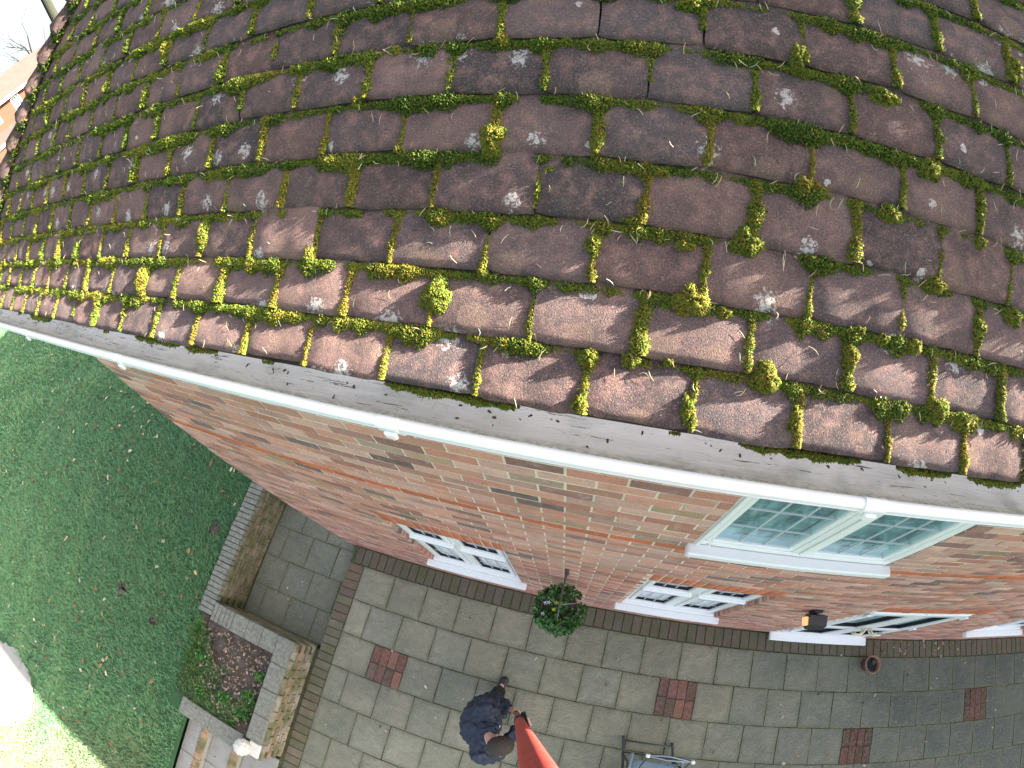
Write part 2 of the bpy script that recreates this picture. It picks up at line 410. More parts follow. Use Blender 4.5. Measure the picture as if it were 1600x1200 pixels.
M['navy'] = _cloth('navy_jacket', (0.026, 0.036, 0.060)); M['trouser'] = _cloth('dark_trousers', (0.022, 0.026, 0.034))
M['shoe'] = plain('shoe_leather', (0.03, 0.033, 0.036), 0.6, 40, 0.3, 0.3)
M['skin'] = plain('skin', (0.52, 0.30, 0.23), 0.5, 20, 0.08, 0.1)
def _hair():
    g = NG('dark_hair'); f = g.noise(120, 4, 0.7); c = g.mix(f, (0.018, 0.014, 0.012), (0.075, 0.058, 0.05))
    return g.done(c, 0.6, g.bump(f, 0.8, 0.006), 0.3)
M['hair'] = _hair()
def _pole():
    g = NG('red_pole_sleeve'); f = g.noise(60, 5, 0.7); v = g.voro(55, 'DISTANCE_TO_EDGE')
    c = g.mix(g.ramp(f, 0.35, 0.7), (0.36, 0.035, 0.03), (0.52, 0.07, 0.055)); c = g.mix(g.ramp(v, 0.0, 0.04, 0.5, 0), c, (0.22, 0.02, 0.02))
    return g.done(c, 0.55, g.bump(f, 0.3, 0.003), 0.35)
M['pole'] = _pole()
M['sling'] = _cloth('blue_grey_sling', (0.15, 0.20, 0.25), 4.0)
M['chairtube'] = plain('dark_green_grey_tube', (0.055, 0.07, 0.07), 0.45, 15, 0.15, 0, 0.4)
M['bluetube'] = plain('pale_blue_tube', (0.26, 0.34, 0.40), 0.45, 15, 0.1, 0, 0.4)
M['maroon'] = _cloth('maroon_fabric', (0.045, 0.018, 0.024))
M['cap'] = plain('white_plastic', (0.78, 0.8, 0.8), 0.4, 20, 0.05)
M['bark'] = plain('tree_bark', (0.022, 0.024, 0.017), 0.95, 8, 0.35, 0.8)
M['farbrick'] = plain('far_brick', (0.105, 0.042, 0.027), 0.9, 3, 0.25, 0.2)
M['farroof'] = plain('far_roof_tile', (0.085, 0.058, 0.052), 0.9, 2, 0.3, 0.3)
M['darkglass'] = NG('far_glass').done((0.05, 0.06, 0.08), 0.1, None, 0.6)
_lg = NG('lamp_lens'); M['lamp'] = _lg.done((0.62, 0.36, 0.16), 0.4, None, 0.5)
_lg.setin(_lg.b, 'Emission Color', (1.0, 0.50, 0.20)); _lg.b.inputs['Emission Strength'].default_value = 0.10

# ================================================================== GROUND
LZ = 0.40                                    # lawn level above the patio
SUNK = -0.15                                 # paved passage beside the house
g = MB()
g.quad((-400, -400, LZ - .02), (-4.58, -400, LZ - .02), (-4.58, 400, LZ - .02), (-400, 400, LZ - .02))
g.quad((-4.58, -400, LZ - .02), (400, -400, LZ - .02), (400, -6.0, LZ - .02), (-4.58, -6.0, LZ - .02))
g.quad((-4.58, -6.0, LZ - .02), (-4.24, -6.0, LZ - .02), (-4.24, -2.80, LZ - .02), (-4.58, -2.80, LZ - .02))
g.quad((-4.58, -6.0, -0.30), (400, -6.0, -0.30), (400, 400, -0.30), (-4.58, 400, -0.30))
g.quad((-4.58, -6.0, -0.30), (-4.58, 400, -0.30), (-4.58, 400, LZ - .02), (-4.58, -6.0, LZ - .02))
g.quad((-4.58, -6.0, -0.30), (-4.58, -6.0, LZ - .02), (400, -6.0, LZ - .02), (400, -6.0, -0.30))
ground = g.build('lawn', M['grass'], fixn=False); tag(ground, 'sloping green lawn beside the brick house', 'lawn', kind='structure')

# patio: joint bed, slabs, brick insets, brick edging
PX0, PX1 = -2.905, 11.0
pb = MB().box(PX0 + .004, 40, -5.98, 0.0, -0.29, -0.016).box(-2.962, PX0 + .003, -5.97, -1.485, -.28, -.008)
patio = pb.build('patio', M['bed']); tag(patio, 'grey paved patio along the house wall', 'patio', kind='structure')

def slab_variant(wd, dp, seed, t=0.04):
    r = np.random.default_rng(seed); n = 5
    mb = MB(); xs = np.linspace(-wd / 2, wd / 2, n); ys = np.linspace(-dp / 2, dp / 2, n)
    V = []; F = []
    for j, y in enumerate(ys):
        for i, x in enumerate(xs):
            ed = (i in (0, n - 1)) or (j in (0, n - 1))
            V.append((x + (r.normal(0, .0016) if ed else 0), y + (r.normal(0, .0016) if ed else 0), (-.004 if ed else 0) + r.normal(0, .0012)))
    for j in range(n - 1):
        for i in range(n - 1): F.append((j * n + i, j * n + i + 1, (j + 1) * n + i + 1, (j + 1) * n + i))
    ring = [i for i in range(n)] + [(j + 1) * n - 1 for j in range(1, n)] + [n * n - 2 - i for i in range(n - 1)] + [(n - 2 - j) * n for j in range(n - 2)]
    b = len(V)
    for i in ring: V.append((V[i][0], V[i][1], -t))
    m = len(ring)
    for k in range(m): F.append((ring[k], b + k, b + (k + 1) % m, ring[(k + 1) % m]))
    mb.add(V, F); me = mb.mesh('slab', fixn=True); me.materials.append(M['slab']); return me
SLABS = [slab_variant(.441, .441, 50 + i) for i in range(6)]
def brick_mesh(l, d, h, seed, mat, c=.004):
    """chamfered, slightly uneven brick centred on the origin"""
    r = np.random.default_rng(seed); mb = MB().cbox(-l / 2, l / 2, -d / 2, d / 2, -h / 2, h / 2, c)
    mb.v = [tuple(np.array(v) + r.normal(0, .0009, 3)) for v in mb.v]
    me = mb.mesh('brick', fixn=True); me.materials.append(mat); return me
INSB = [brick_mesh(.216, .106, .05, 170 + i, M['inset']) for i in range(4)]
PAVB = [brick_mesh(.214, .103, .05, 70 + i, M['pbrick']) for i in range(4)]

def slab_col(x):
    t = random.random(); k = random.uniform(.94, 1.08)
    c = np.array([(.37, .36, .265), (.35, .35, .265), (.385, .365, .265), (.335, .34, .265)][int(t * 4)]) * k
    return (*c, 1)
def brick_col(kind='pave'):
    a = {'pave': [(.17, .075, .062), (.14, .068, .062), (.12, .078, .068), (.20, .09, .07)],
         'soldier': [(.105, .085, .068), (.095, .080, .066), (.12, .078, .062), (.09, .085, .068)],
         'edge': [(.20, .185, .135), (.18, .165, .125), (.21, .17, .12), (.17, .165, .13)]}[kind]
    return (*(np.array(random.choice(a)) * random.uniform(.75, 1.25)), 1)
def place(name, me, parent, loc, rz=0, tilt=.006, col=None):
    o = bpy.data.objects.new(name, me); COL.objects.link(o); o.parent = parent
    o.location = loc; o.rotation_euler = (random.gauss(0, tilt), random.gauss(0, tilt), rz + random.gauss(0, tilt * .6))
    if col: o.color = col
    return o
INSET = {(1, 1.2006), (2, -2.19), (2, 3.66), (1, 5.70)}
offs = [.0423, .3006, .060, .285, .11, .33, .02, .25, .08, .3]
for r in range(10):
    yc = -.2415 - .45 * r - .225
    x0 = offs[r] - .45 * 8
    for i in range(40):
        xa = x0 + .45 * i
        if xa < -2.68 - .3 or xa > 10.5: continue
        xb = xa + .45; xa2 = max(xa, -2.675) if xa + 2.675 > .12 or xa < -2.675 else -2.675
        if xb - xa2 < .12: continue
        if any(rr == r and abs(xi - xa) < .05 for rr, xi in INSET):
            for cidx in range(4):
                for k in (0, 1):
                    if random.random() < .0: continue
                    sh = .06 if cidx % 2 else 0
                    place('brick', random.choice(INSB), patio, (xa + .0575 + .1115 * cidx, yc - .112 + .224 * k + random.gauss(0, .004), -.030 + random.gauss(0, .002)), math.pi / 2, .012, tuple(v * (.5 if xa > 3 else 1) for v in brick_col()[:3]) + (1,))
            continue
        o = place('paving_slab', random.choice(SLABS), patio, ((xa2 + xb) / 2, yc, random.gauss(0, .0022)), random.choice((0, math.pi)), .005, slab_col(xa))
        if abs(xb - xa2 - .45) > .001: o.scale = ((xb - xa2 - .009) / .441, 1, 1)
# soldier bricks along the house wall
x = -2.79
while x < 10.4:
    place('brick', random.choice(PAVB), patio, (x, -.122, -.0275), math.pi / 2, .01, brick_col('soldier')); x += .1125
# border bricks along the patio's outer edge
y = -.30
while y > -4.6:
    place('brick', random.choice(PAVB), patio, (-2.79, y, -.0265), 0, .012, brick_col('pave' if y > -1.0 and random.random() < .7 else 'edge')); y -= .1125

# sunken paved passage beside the house
pf = MB().box(-4.345, PX0, -1.46, 14, -.28, SUNK - .012)
passage = pf.build('sunken_path', M['bed']); tag(passage, 'dark slab path sunk beside the house corner', 'path', kind='structure')
for r in range(9):
    for i in range(4):
        xa = -4.34 + .45 * i + (0 if r % 2 else -.2)
        xa2, xb = max(xa, -4.335), min(xa + .45, -2.915)
        if xb - xa2 < .06: continue
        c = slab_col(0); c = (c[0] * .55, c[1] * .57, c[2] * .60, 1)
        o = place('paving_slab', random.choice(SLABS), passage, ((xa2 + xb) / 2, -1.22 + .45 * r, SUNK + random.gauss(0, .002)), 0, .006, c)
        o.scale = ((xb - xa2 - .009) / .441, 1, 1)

# ================================================================== GARDEN WALLS
GB = [brick_mesh(.215, .10, .063, 90 + i, M['gbrick'], .005) for i in range(5)]
GC = [brick_mesh(.245, .066, .085, 95 + i, M['stone'], .006) for i in range(5)]        # weathered bricks on edge
def gcol():
    return (*(np.array(random.choice([(.22, .20, .13), (.20, .19, .125), (.23, .19, .13), (.18, .17, .12), (.24, .19, .13)])) * random.uniform(.8, 1.25)), 1)
# retaining wall of the passage
wall_a = MB().box(-4.59, -4.362, -1.55, 6.0, -.28, .395).build('retaining_wall', M['bed'])
tag(wall_a, 'mossy brick retaining wall between the lawn and the sunken path', 'wall', kind='thing')
for k in range(8):
    z = SUNK + .035 + .072 * k - .01
    y = -1.36 + (.1125 if k % 2 else 0)
    while y < 3.6:
        place('brick', random.choice(GB), wall_a, (-4.40 + random.gauss(0, .002), y, z), math.pi / 2, .012, gcol()); y += .226
y = -1.62
while y < 4.2:
    o = place('coping_brick', random.choice(GC), wall_a, (-4.475, y, .437 + random.gauss(0, .003)), 0, .02); y += .0745
# front wall of the passage
wall_b = MB().box(-4.33, -2.97, -1.665, -1.485, -.28, .395).build('garden_wall', M['bed'])
tag(wall_b, 'low wall with lichened coping at the end of the sunken path', 'wall', kind='thing')
for k in range(8):
    z = SUNK + .035 + .072 * k - .01; x = -4.22 + (.1125 if k % 2 else 0)
    while x < -3.05:
        place('brick', random.choice(GB), wall_b, (x, -1.497, z), math.pi, .01, gcol()); x += .226
x = -4.31
while x < -3.98:
    place('coping_brick', random.choice(GC), wall_b, (x, -1.575, .437), math.pi / 2, .015); x += .0745
def coping(parent, x0, x1, y0, y1, z, n, axis, name='coping_stone'):
    L = (x1 - x0) if axis == 'x' else (y1 - y0); step = L / n
    for i in range(n):
        a = i * step + .003; b = (i + 1) * step - .003
        if axis == 'x': m_ = MB().cbox(x0 + a, x0 + b, y0, y1, z - .05, z + random.gauss(0, .002), .006)
        else: m_ = MB().cbox(x0, x1, y0 + a, y0 + b, z - .05, z + random.gauss(0, .002), .006)
        m_.build(name, M['stone'], parent)
coping(wall_b, -3.975, -3.225, -1.70, -1.45, .482, 3, 'x')
# wall along the patio edge
wall_c = MB().box(-3.19, -2.962, -3.00, -1.48, -.05, .445).build('patio_wall', M['bed'])
tag(wall_c, 'low brick wall with grey coping along the patio edge', 'wall', kind='thing')
for k in range(7):
    z = .035 + .0685 * k; y = -2.92 + (.1125 if k % 2 else 0)
    while y < -1.5:
        cc_ = np.array(random.choice([(.36, .32, .25), (.33, .30, .24), (.37, .31, .23), (.32, .30, .25)])) * random.uniform(.85, 1.2)
        if k == 4: cc_ = np.array((.38, .24, .17)) * random.uniform(.85, 1.15)
        o = place('brick', random.choice(GB), wall_c, (-2.990 + random.gauss(0, .0015), y, z), math.pi / 2, .008, (*cc_, 1)); o.scale = (1, 1, .93); y += .226
coping(wall_c, -3.222, -2.985, -2.83, -1.45, .497, 4, 'y')
# wall beside the steps
wall_d = MB().box(-4.34, -3.20, -3.05, -2.87, -.05, .395).build('step_wall', M['bed'])
tag(wall_d, 'short low wall with grey coping beside the garden steps', 'wall', kind='thing')
coping(wall_d, -4.37, -3.30, -3.075, -2.845, .447, 2, 'x')
# pier cap and rough ball finial
fin = empty('stone_finial', (-3.13, -2.93, .447)); tag(fin, 'rough white stone ball finial at the end of the patio wall', 'finial')
MB().cbox(-.02, .15, -.085, .095, -.0, .055, .01).build('cap', M['whitestone'], fin)
fb = bmesh.new(); bmesh.ops.create_icosphere(fb, subdivisions=4, radius=.105)
for v in fb.verts:
    a = v.co.normalized(); k = 1 + .10 * math.sin(9 * math.atan2(a.y, a.x)) * math.sin(8 * a.z + 1) + random.gauss(0, .012); v.co = a * .105 * k
fm = bpy.data.meshes.new('ball'); fb.to_mesh(fm); fb.free()
o = link('ball', fm, M['whitestone'], fin); o.location = (-.06, -.02, .105)
fm.polygons.foreach_set('use_smooth', [True] * len(fm.polygons))
# steps from patio up to lawn
st = empty('garden_steps', (-3.5, -3.5, 0)); tag(st, 'pale stone garden steps with brick nosings below the low wall', 'steps')
for i, (xa, xb, z) in enumerate(((-3.47, -2.95, .02), (-3.93, -3.47, .15), (-4.28, -3.93, .28))):
    for j in range(4):
        y0 = -5.2 + .53 * j
        MB().cbox(xa - (-3.5) - .0, xb - (-3.5) - .006, y0 + 3.5, y0 + 3.5 + .525, z - .30, z, .006).build('tread', M['pale'], st)
        if i:
            for k in range(5):
                nb = place('nosing_brick', random.choice(GB), st, (xb + 3.5 - .055, y0 + 3.5 + .053 + .105 * k, z - .018), 0, .01, (.36, .25, .15, 1)); nb.scale = (.5, 1, .85)
# soil bed between the walls
n = 26
V = []; F = []
for j in range(n):
    for i in range(n):
        x = -4.57 + 1.36 * i / (n - 1); y = -2.86 + 1.18 * j / (n - 1)
        V.append((x, y, .385 + .03 * math.sin(3 * i / n * 3) * math.cos(j / n * 5) + random.gauss(0, .006)))
for j in range(n - 1):
    for i in range(n - 1): F.append((j * n + i, j * n + i + 1, (j + 1) * n + i + 1, (j + 1) * n + i))
sb = MB(); sb.add(V, F)
bed = sb.build('flower_bed', M['soil'], smooth=True, fixn=False); tag(bed, 'bare brown soil bed littered with dead leaves inside the low walls', 'flower bed', kind='structure')
# garden path flagstone on the lawn
fp = MB()
ctl = [(-12.5, -5.9), (-12.2, -4.9), (-9.2, -4.55), (-8.55, -4.38), (-8.0, -4.5), (-7.62, -4.85), (-7.66, -5.3), (-8.4, -5.9)]
pts = []
for (xa, ya), (xb, yb) in zip(ctl, ctl[1:] + ctl[:1]):
    for k in range(7): pts.append((xa + (xb - xa) * k / 7 + random.gauss(0, .022), ya + (yb - ya) * k / 7 + random.gauss(0, .022)))
n = len(pts)
fp.add([(x, y, LZ + .012) for x, y in pts] + [(x, y, LZ - .1) for x, y in pts], [tuple(range(n))[::-1]] + [(i, (i + 1) % n, n + (i + 1) % n, n + i) for i in range(n)])
flag = fp.build('garden_path', M['pale']); tag(flag, 'pale sunlit stone path at the edge of the lawn', 'path', kind='structure')

# ================================================================== HOUSE
house = empty('brick_house', (0, 0, 0)); tag(house, 'red brick house with mossy clay tiled roof and white gutter', 'house')
XL, XR, WTOP = -3.03, 22.0, 4.93  # unseen right end lengthened so the house shadow covers the patio
Z0 = .02; CH = .075
UPW = (.505, 1.575, Z0 + 46 * CH, Z0 + 64 * CH)
OPEN = [(-1.525, -.545, Z0 + 11 * CH, Z0 + 32 * CH), (.485, 1.460, Z0 + 11 * CH, Z0 + 32 * CH), (2.50, 3.775, Z0 + 1 * CH, Z0 + 28 * CH),
        (4.86, 5.85, Z0 + 11 * CH, Z0 + 30 * CH), UPW]
SOLD = [(o_[0], o_[1], o_[3], o_[3] + 3 * CH) for o_ in OPEN[:4]]
# mortar body of the wall with window openings
xb_ = sorted({XL + .006, XR} | {v for o_ in OPEN for v in (o_[0] - .004, o_[1] + .004)})
zb_ = sorted({-.29, WTOP} | {v for o_ in OPEN for v in (o_[2] - .004, o_[3] + .004)})
def inside(x, z): return any(o_[0] - .004 < x < o_[1] + .004 and o_[2] - .004 < z < o_[3] + .004 for o_ in OPEN)
wm = MB(); YM = .0035
for i in range(len(xb_) - 1):
    for j in range(len(zb_) - 1):
        if inside((xb_[i] + xb_[i + 1]) / 2, (zb_[j] + zb_[j + 1]) / 2): continue
        wm.quad((xb_[i], YM, zb_[j]), (xb_[i + 1], YM, zb_[j]), (xb_[i + 1], YM, zb_[j + 1]), (xb_[i], YM, zb_[j + 1]))
for (a, b, c, d) in OPEN:
    a, b, c, d = a - .004, b + .004, c - .004, d + .004; y1 = .26
    wm.quad((a, YM, c), (a, y1, c), (a, y1, d), (a, YM, d)); wm.quad((b, YM, c), (b, YM, d), (b, y1, d), (b, y1, c))
    wm.quad((a, YM, d), (a, y1, d), (b, y1, d), (b, YM, d)); wm.quad((a, YM, c), (b, YM, c), (b, y1, c), (a, y1, c))
wm.quad((XL + .006, YM, -.29), (XL + .006, YM, WTOP), (XL + .006, 13.0, WTOP), (XL + .006, 13.0, -.29))
wm.quad((XR, YM, -.29), (XR, 13.0, -.29), (XR, 13.0, WTOP), (XR, YM, WTOP)); wm.quad((XL, 13.0, -.29), (XL, 13.0, WTOP), (XR, 13.0, WTOP), (XR, 13.0, -.29))
wall = wm.build('wall', M['mortar'], house, fixn=False)

def wall_brick_col(k, orange=False):
    if orange: b = np.array((.50, .135, .055)) * random.uniform(.85, 1.15)
    else:
        t = random.random()
        if t < .32: b = np.array((.47, .225, .160))
        elif t < .60: b = np.array((.50, .285, .225))
        elif t < .76: b = np.array((.42, .175, .125))
        elif t < .79: b = np.array((.37, .25, .185))
        elif t < .82: b = np.array((.45, .245, .185))
        elif t < .86: b = np.array((.36, .235, .145))
        elif t < .97: b = np.array((.29, .145, .12))
        else: b = np.array((.16, .105, .095))
        b = b * random.uniform(.78, 1.26) * 1.08 * np.array((.97, 1.04, 1.08))
    return tuple(float(x) for x in b)
bricks = []      # x0, x1, z0, z1, colour
NC = int((WTOP - Z0) / CH) + 3
XEND = 9.4
for k in range(-2, NC - 2):
    z0, z1 = Z0 + k * CH + .005, Z0 + (k + 1) * CH - .005
    if z0 < -.02 and k < 0: z0 = max(z0, -.28)
    zc = (z0 + z1) / 2
    xs = [XL]
    first = .2125 if k % 2 else .1 + .0025
    x = XL + first + .005
    while x < XEND: xs.append(x); x += .225
    iv = [(xs[i] + (.005 if i else 0), xs[i + 1] - .005) for i in range(len(xs) - 1)]
    cuts = [(a, b) for a, b, c, d in OPEN + SOLD if c - .001 < zc < d + .001]
    for a, b in iv:
        segs = [(a, b)]
        for ca, cb in cuts:
            ns = []
            for s0, s1 in segs:
                if s1 <= ca - .01 or s0 >= cb + .01: ns.append((s0, s1)); continue
                if s0 < ca - .03: ns.append((s0, ca))
                if s1 > cb + .03: ns.append((cb, s1))
            segs = ns
        for s0, s1 in segs:
            if s1 - s0 > .03: bricks.append((s0, s1, z0, z1, wall_brick_col(k, k == 45)))
for a, b, c, d in SOLD:
    nb_ = round((b - a) / .075); stp = (b - a) / nb_
    for i in range(nb_): bricks.append((a + i * stp + .005, a + (i + 1) * stp - .005, c + .006, d - .005, tuple(np.array((.52, .15, .07)) * random.uniform(.8, 1.15))))
bc = np.array([((b[0] + b[1]) / 2, 0, (b[2] + b[3]) / 2) for b in bricks])
area = np.array([(b[1] - b[0]) * (b[3] - b[2]) for b in bricks])
vd = np.array(CAM_LOC) - bc; dist = np.linalg.norm(vd, axis=1); px_area = area * np.abs(vd[:, 1]) / dist**3
hid = (bc[:, 2] > 4.3)
px_area[~in_frame(bc, 5) | hid] = 0
near = set(np.argsort(-px_area)[:300].tolist())
UB = []
for s in range(5):
    r = np.random.default_rng(200 + s); mb = MB()
    c = .02; ch = .10
    f = [(-.5, -.5), (.5, -.5), (.5, .5), (-.5, .5)]
    V = [(x, .1, z) for x, z in f] + [(x, .0040, z) for x, z in f] + [(x * (1 - c), 0 + abs(r.normal(0, .0008)), z * (1 - ch)) for x, z in f]
    mb.add(V, [(8, 9, 10, 11)] + [(i, (i + 1) % 4, 4 + (i + 1) % 4, 4 + i) for i in range(4)] + [(4 + i, 4 + (i + 1) % 4, 8 + (i + 1) % 4, 8 + i) for i in range(4)])
    me = mb.mesh('brick', fixn=False); me.materials.append(M['brick']); UB.append((me, np.array(V)))
UF = np.array([(8, 9, 10, 11)] + [(i, (i + 1) % 4, 4 + (i + 1) % 4, 4 + i) for i in range(4)] + [(4 + i, 4 + (i + 1) % 4, 8 + (i + 1) % 4, 8 + i) for i in range(4)])
MV, MF, MC = [], [], []
for i, b in enumerate(bricks):
    s = random.randrange(5); sx, sz = b[1] - b[0], b[3] - b[2]; yo = min(.0008, random.gauss(-.0006, .0008))
    if i in near:
        o = bpy.data.objects.new('brick', UB[s][0]); COL.objects.link(o); o.parent = wall
        o.location = ((b[0] + b[1]) / 2, yo, (b[2] + b[3]) / 2); o.scale = (sx, 1, sz); o.color = (*b[4], 1)
        o.rotation_euler = (random.gauss(0, .003), random.gauss(0, .004), random.gauss(0, .004))
    else:
        V = UB[s][1] * (sx, 1, sz) + ((b[0] + b[1]) / 2, yo, (b[2] + b[3]) / 2)
        MF.append(UF + 12 * len(MV)); MV.append(V); MC.append(np.repeat([b[4]], 12, 0))
bm_ = link('brickwork', np_mesh('brickwork', np.concatenate(MV), np.concatenate(MF), np.concatenate(MC)), M['brick_m'], wall); tag(bm_, kind='stuff')

# interior rooms behind the openings
def room(a, b, c, d, parent, curtain=None):
    mb = MB(); y0, y1 = .262, .85
    A, B_, C_, D_ = a - .3, b + .3, c - .3, d + .15
    mb.quad((A, y1, C_), (B_, y1, C_), (B_, y1, D_), (A, y1, D_)); mb.quad((A, y0, C_), (A, y1, C_), (A, y1, D_), (A, y0, D_))
    mb.quad((B_, y0, C_), (B_, y0, D_), (B_, y1, D_), (B_, y1, C_)); mb.quad((A, y0, D_), (A, y1, D_), (B_, y1, D_), (B_, y0, D_)); mb.quad((A, y0, C_), (B_, y0, C_), (B_, y1, C_), (A, y1, C_))
    return mb.build('room_lining', M['room'], parent)
def curtain(parent, x0, x1, z0, z1, y, mat, amp=.02, waves=6):
    n = 48; V = []; F = []
    for j in range(4):
        for i in range(n):
            t = i / (n - 1); z = z0 + (z1 - z0) * j / 3
            V.append((x0 + (x1 - x0) * t, y + amp * math.sin(t * waves * 2 * math.pi + .4 * j) + .25 * amp * math.sin(t * 31), z))
    for j in range(3):
        for i in range(n - 1): F.append((j * n + i, j * n + i + 1, (j + 1) * n + i + 1, (j + 1) * n + i))
    mb = MB(); mb.add(V, F); return mb.build('curtain', mat, parent, smooth=True, fixn=False)

def frame_rect(mb, a, b, c, d, t, y0, y1, ch=.004):
    mb.cbox(a, b, y0, y1, c, c + t, ch); mb.cbox(a, b, y0, y1, d - t, d, ch); mb.cbox(a, a + t, y0, y1, c + t - .001, d - t + .001, ch); mb.cbox(b - t, b, y0, y1, c + t - .001, d - t + .001, ch)

def lower_window(a, b, c, d, parent, sill_ext=.055):
    wn = empty('window', ((a + b) / 2, .05, c)); wn.parent = parent
    ox, oy, oz = (a + b) / 2, .05, c
    def B(mb, nm, mt): 
        mb.v = [(x - ox, y - oy, z - oz) for x, y, z in mb.v]; return mb.build(nm, mt, wn)
    f = MB(); frame_rect(f, a + .002, b - .002, c + .07, d - .002, .055, .045, .105); B(f, 'frame', M['upvc'])
    xm = (a + b) / 2; B(MB().cbox(xm - .035, xm + .035, .044, .104, c + .126, d - .058), 'mullion', M['upvc'])
    zt = c + (d - c) * .66
    for x0, x1 in ((a + .058, xm - .036), (xm + .036, b - .058)):
        # projecting top light (its lower rail stands out as a drip bar)
        B(MB().cbox(x0 - .006, x1 + .006, .008, .100, zt - .018, zt + .030, .006), 'transom', M['upvc'])
        for z0, z1, nb in ((zt + .032, d - .060, 1), (c + .128, zt - .020, 2)):
            s = MB(); frame_rect(s, x0 + .002, x1 - .002, z0, z1, .042, .030, .085); B(s, 'casement', M['upvc'])
            k = MB(); frame_rect(k, x0 + .044, x1 - .044, z0 + .0425, z1 - .0425, .010, .050, .074, .001); B(k, 'gasket', M['gasket'])
            B(MB().box(x0 + .05, x1 - .05, .060, .066, z0 + .05, z1 - .05), 'pane', M['clearglass'])
            n_ = 3; lead = MB()
            for i in range(1, n_):
                xx = x0 + .05 + (x1 - x0 - .1) * i / n_; lead.box(xx - .005, xx + .005, .0545, .0595, z0 + .055, z1 - .055)
            for i in range(1, nb + 1):
                zz = z0 + .05 + (z1 - z0 - .1) * i / (nb + 1); lead.box(x0 + .055, x1 - .055, .0535, .0590, zz - .005, zz + .005)
            B(lead, 'glazing_bar', M['lead'])
    B(MB().cbox(a - sill_ext, b + sill_ext, -.070, .002, c - .02, c + .052, .008), 'sill', M['upvc'])
    B(MB().cbox(a + .003, b - .003, .0021, .20, c - .001, c + .068, .006), 'sill_board', M['upvc'])
    r = room(a, b, c, d, wn); r.data.transform(Matrix.Translation((-ox, -oy, -oz)))
    q = curtain(wn, a - .05, b + .05, c + .08, d - .01, .0775, M['net'], .003, 9); q.data.transform(Matrix.Translation((-ox, -oy, -oz)))
    return wn
for o_ in (OPEN[0], OPEN[1], OPEN[3]): lower_window(*o_, house)

# upper timber window
a, b, c, d = UPW
uw = empty('bedroom_window', ((a + b) / 2, .03, c)); uw.parent = house
def UBd(mb, nm, mt):
    mb.v = [(x - (a + b) / 2, y - .03, z - c) for x, y, z in mb.v]; return mb.build(nm, mt, uw)
f = MB(); frame_rect(f, a + .002, b - .002, c + .085, d - .002, .045, .004, .10, .005); UBd(f, 'frame', M['white'])
UBd(MB().cbox(a + .010, a + .030, -.008, .0035, c + .10, d - .02, .003), 'frame_bead', M['white'])
xm = (a + b) / 2 - .01
UBd(MB().cbox(xm - .040, xm + .040, .002, .098, c + .131, d - .048, .006), 'mullion', M['white'])
UBd(MB().cbox(xm - .012, xm + .012, -.008, .0015, c + .15, d - .06, .003), 'mullion_bead', M['white'])
for x0, x1 in ((a + .048, xm - .041), (xm + .041, b - .048)):
    s = MB(); frame_rect(s, x0 + .001, x1 - .001, c + .132, d - .050, .028, .010, .060, .005); UBd(s, 'casement', M['white'])
    UBd(MB().box(x0 + .025, x1 - .025, .024, .030, c + .155, d - .075), 'pane', M['glass'])
    lead = MB()
    for i in (1, 2):
        xx = x0 + .04 + (x1 - x0 - .08) * i / 3; lead.box(xx - .0045, xx + .0045, .0185, .0235, c + .163, d - .08)
    for i in (1, 2, 3, 4):
        zz = c + .18 + (d - c - .28) * i / 5; lead.box(x0 + .032, x1 - .032, .0175, .0230, zz - .0045, zz + .0045)
    UBd(lead, 'glazing_bar', M['lead'])
q = curtain(uw, a + .05, b - .05, c + .10, d - .03, .062, M['sheer'], .014, 7); q.data.transform(Matrix.Translation((-(a + b) / 2, -.03, -c)))
UBd(MB().cbox(a - .02, b + .035, -.052, .010, c + .018, c + .082, .008), 'sill', M['white'])
UBd(MB().cbox(a + .003, b - .003, .0102, .10, c + .001, c + .084, .008), 'sill_board', M['white'])
UBd(MB().tube([(a + .05, -.012, c + .16), (a + .05, -.030, c + .20), (a + .05, -.012, c + .24)], .006, 8), 'casement_stay', M['white'])
r = room(a, b, c, d, uw); r.data.transform(Matrix.Translation((-(a + b) / 2, -.03, -c)))
for x0, x1, am in ((a + .02, a + .22, .03), (xm - .02, xm + .24, .035)):
    q = curtain(uw, x0, x1, c + .02, d + .1, .24, M['curtain'], am, 3); q.data.transform(Matrix.Translation((-(a + b) / 2, -.03, -c)))

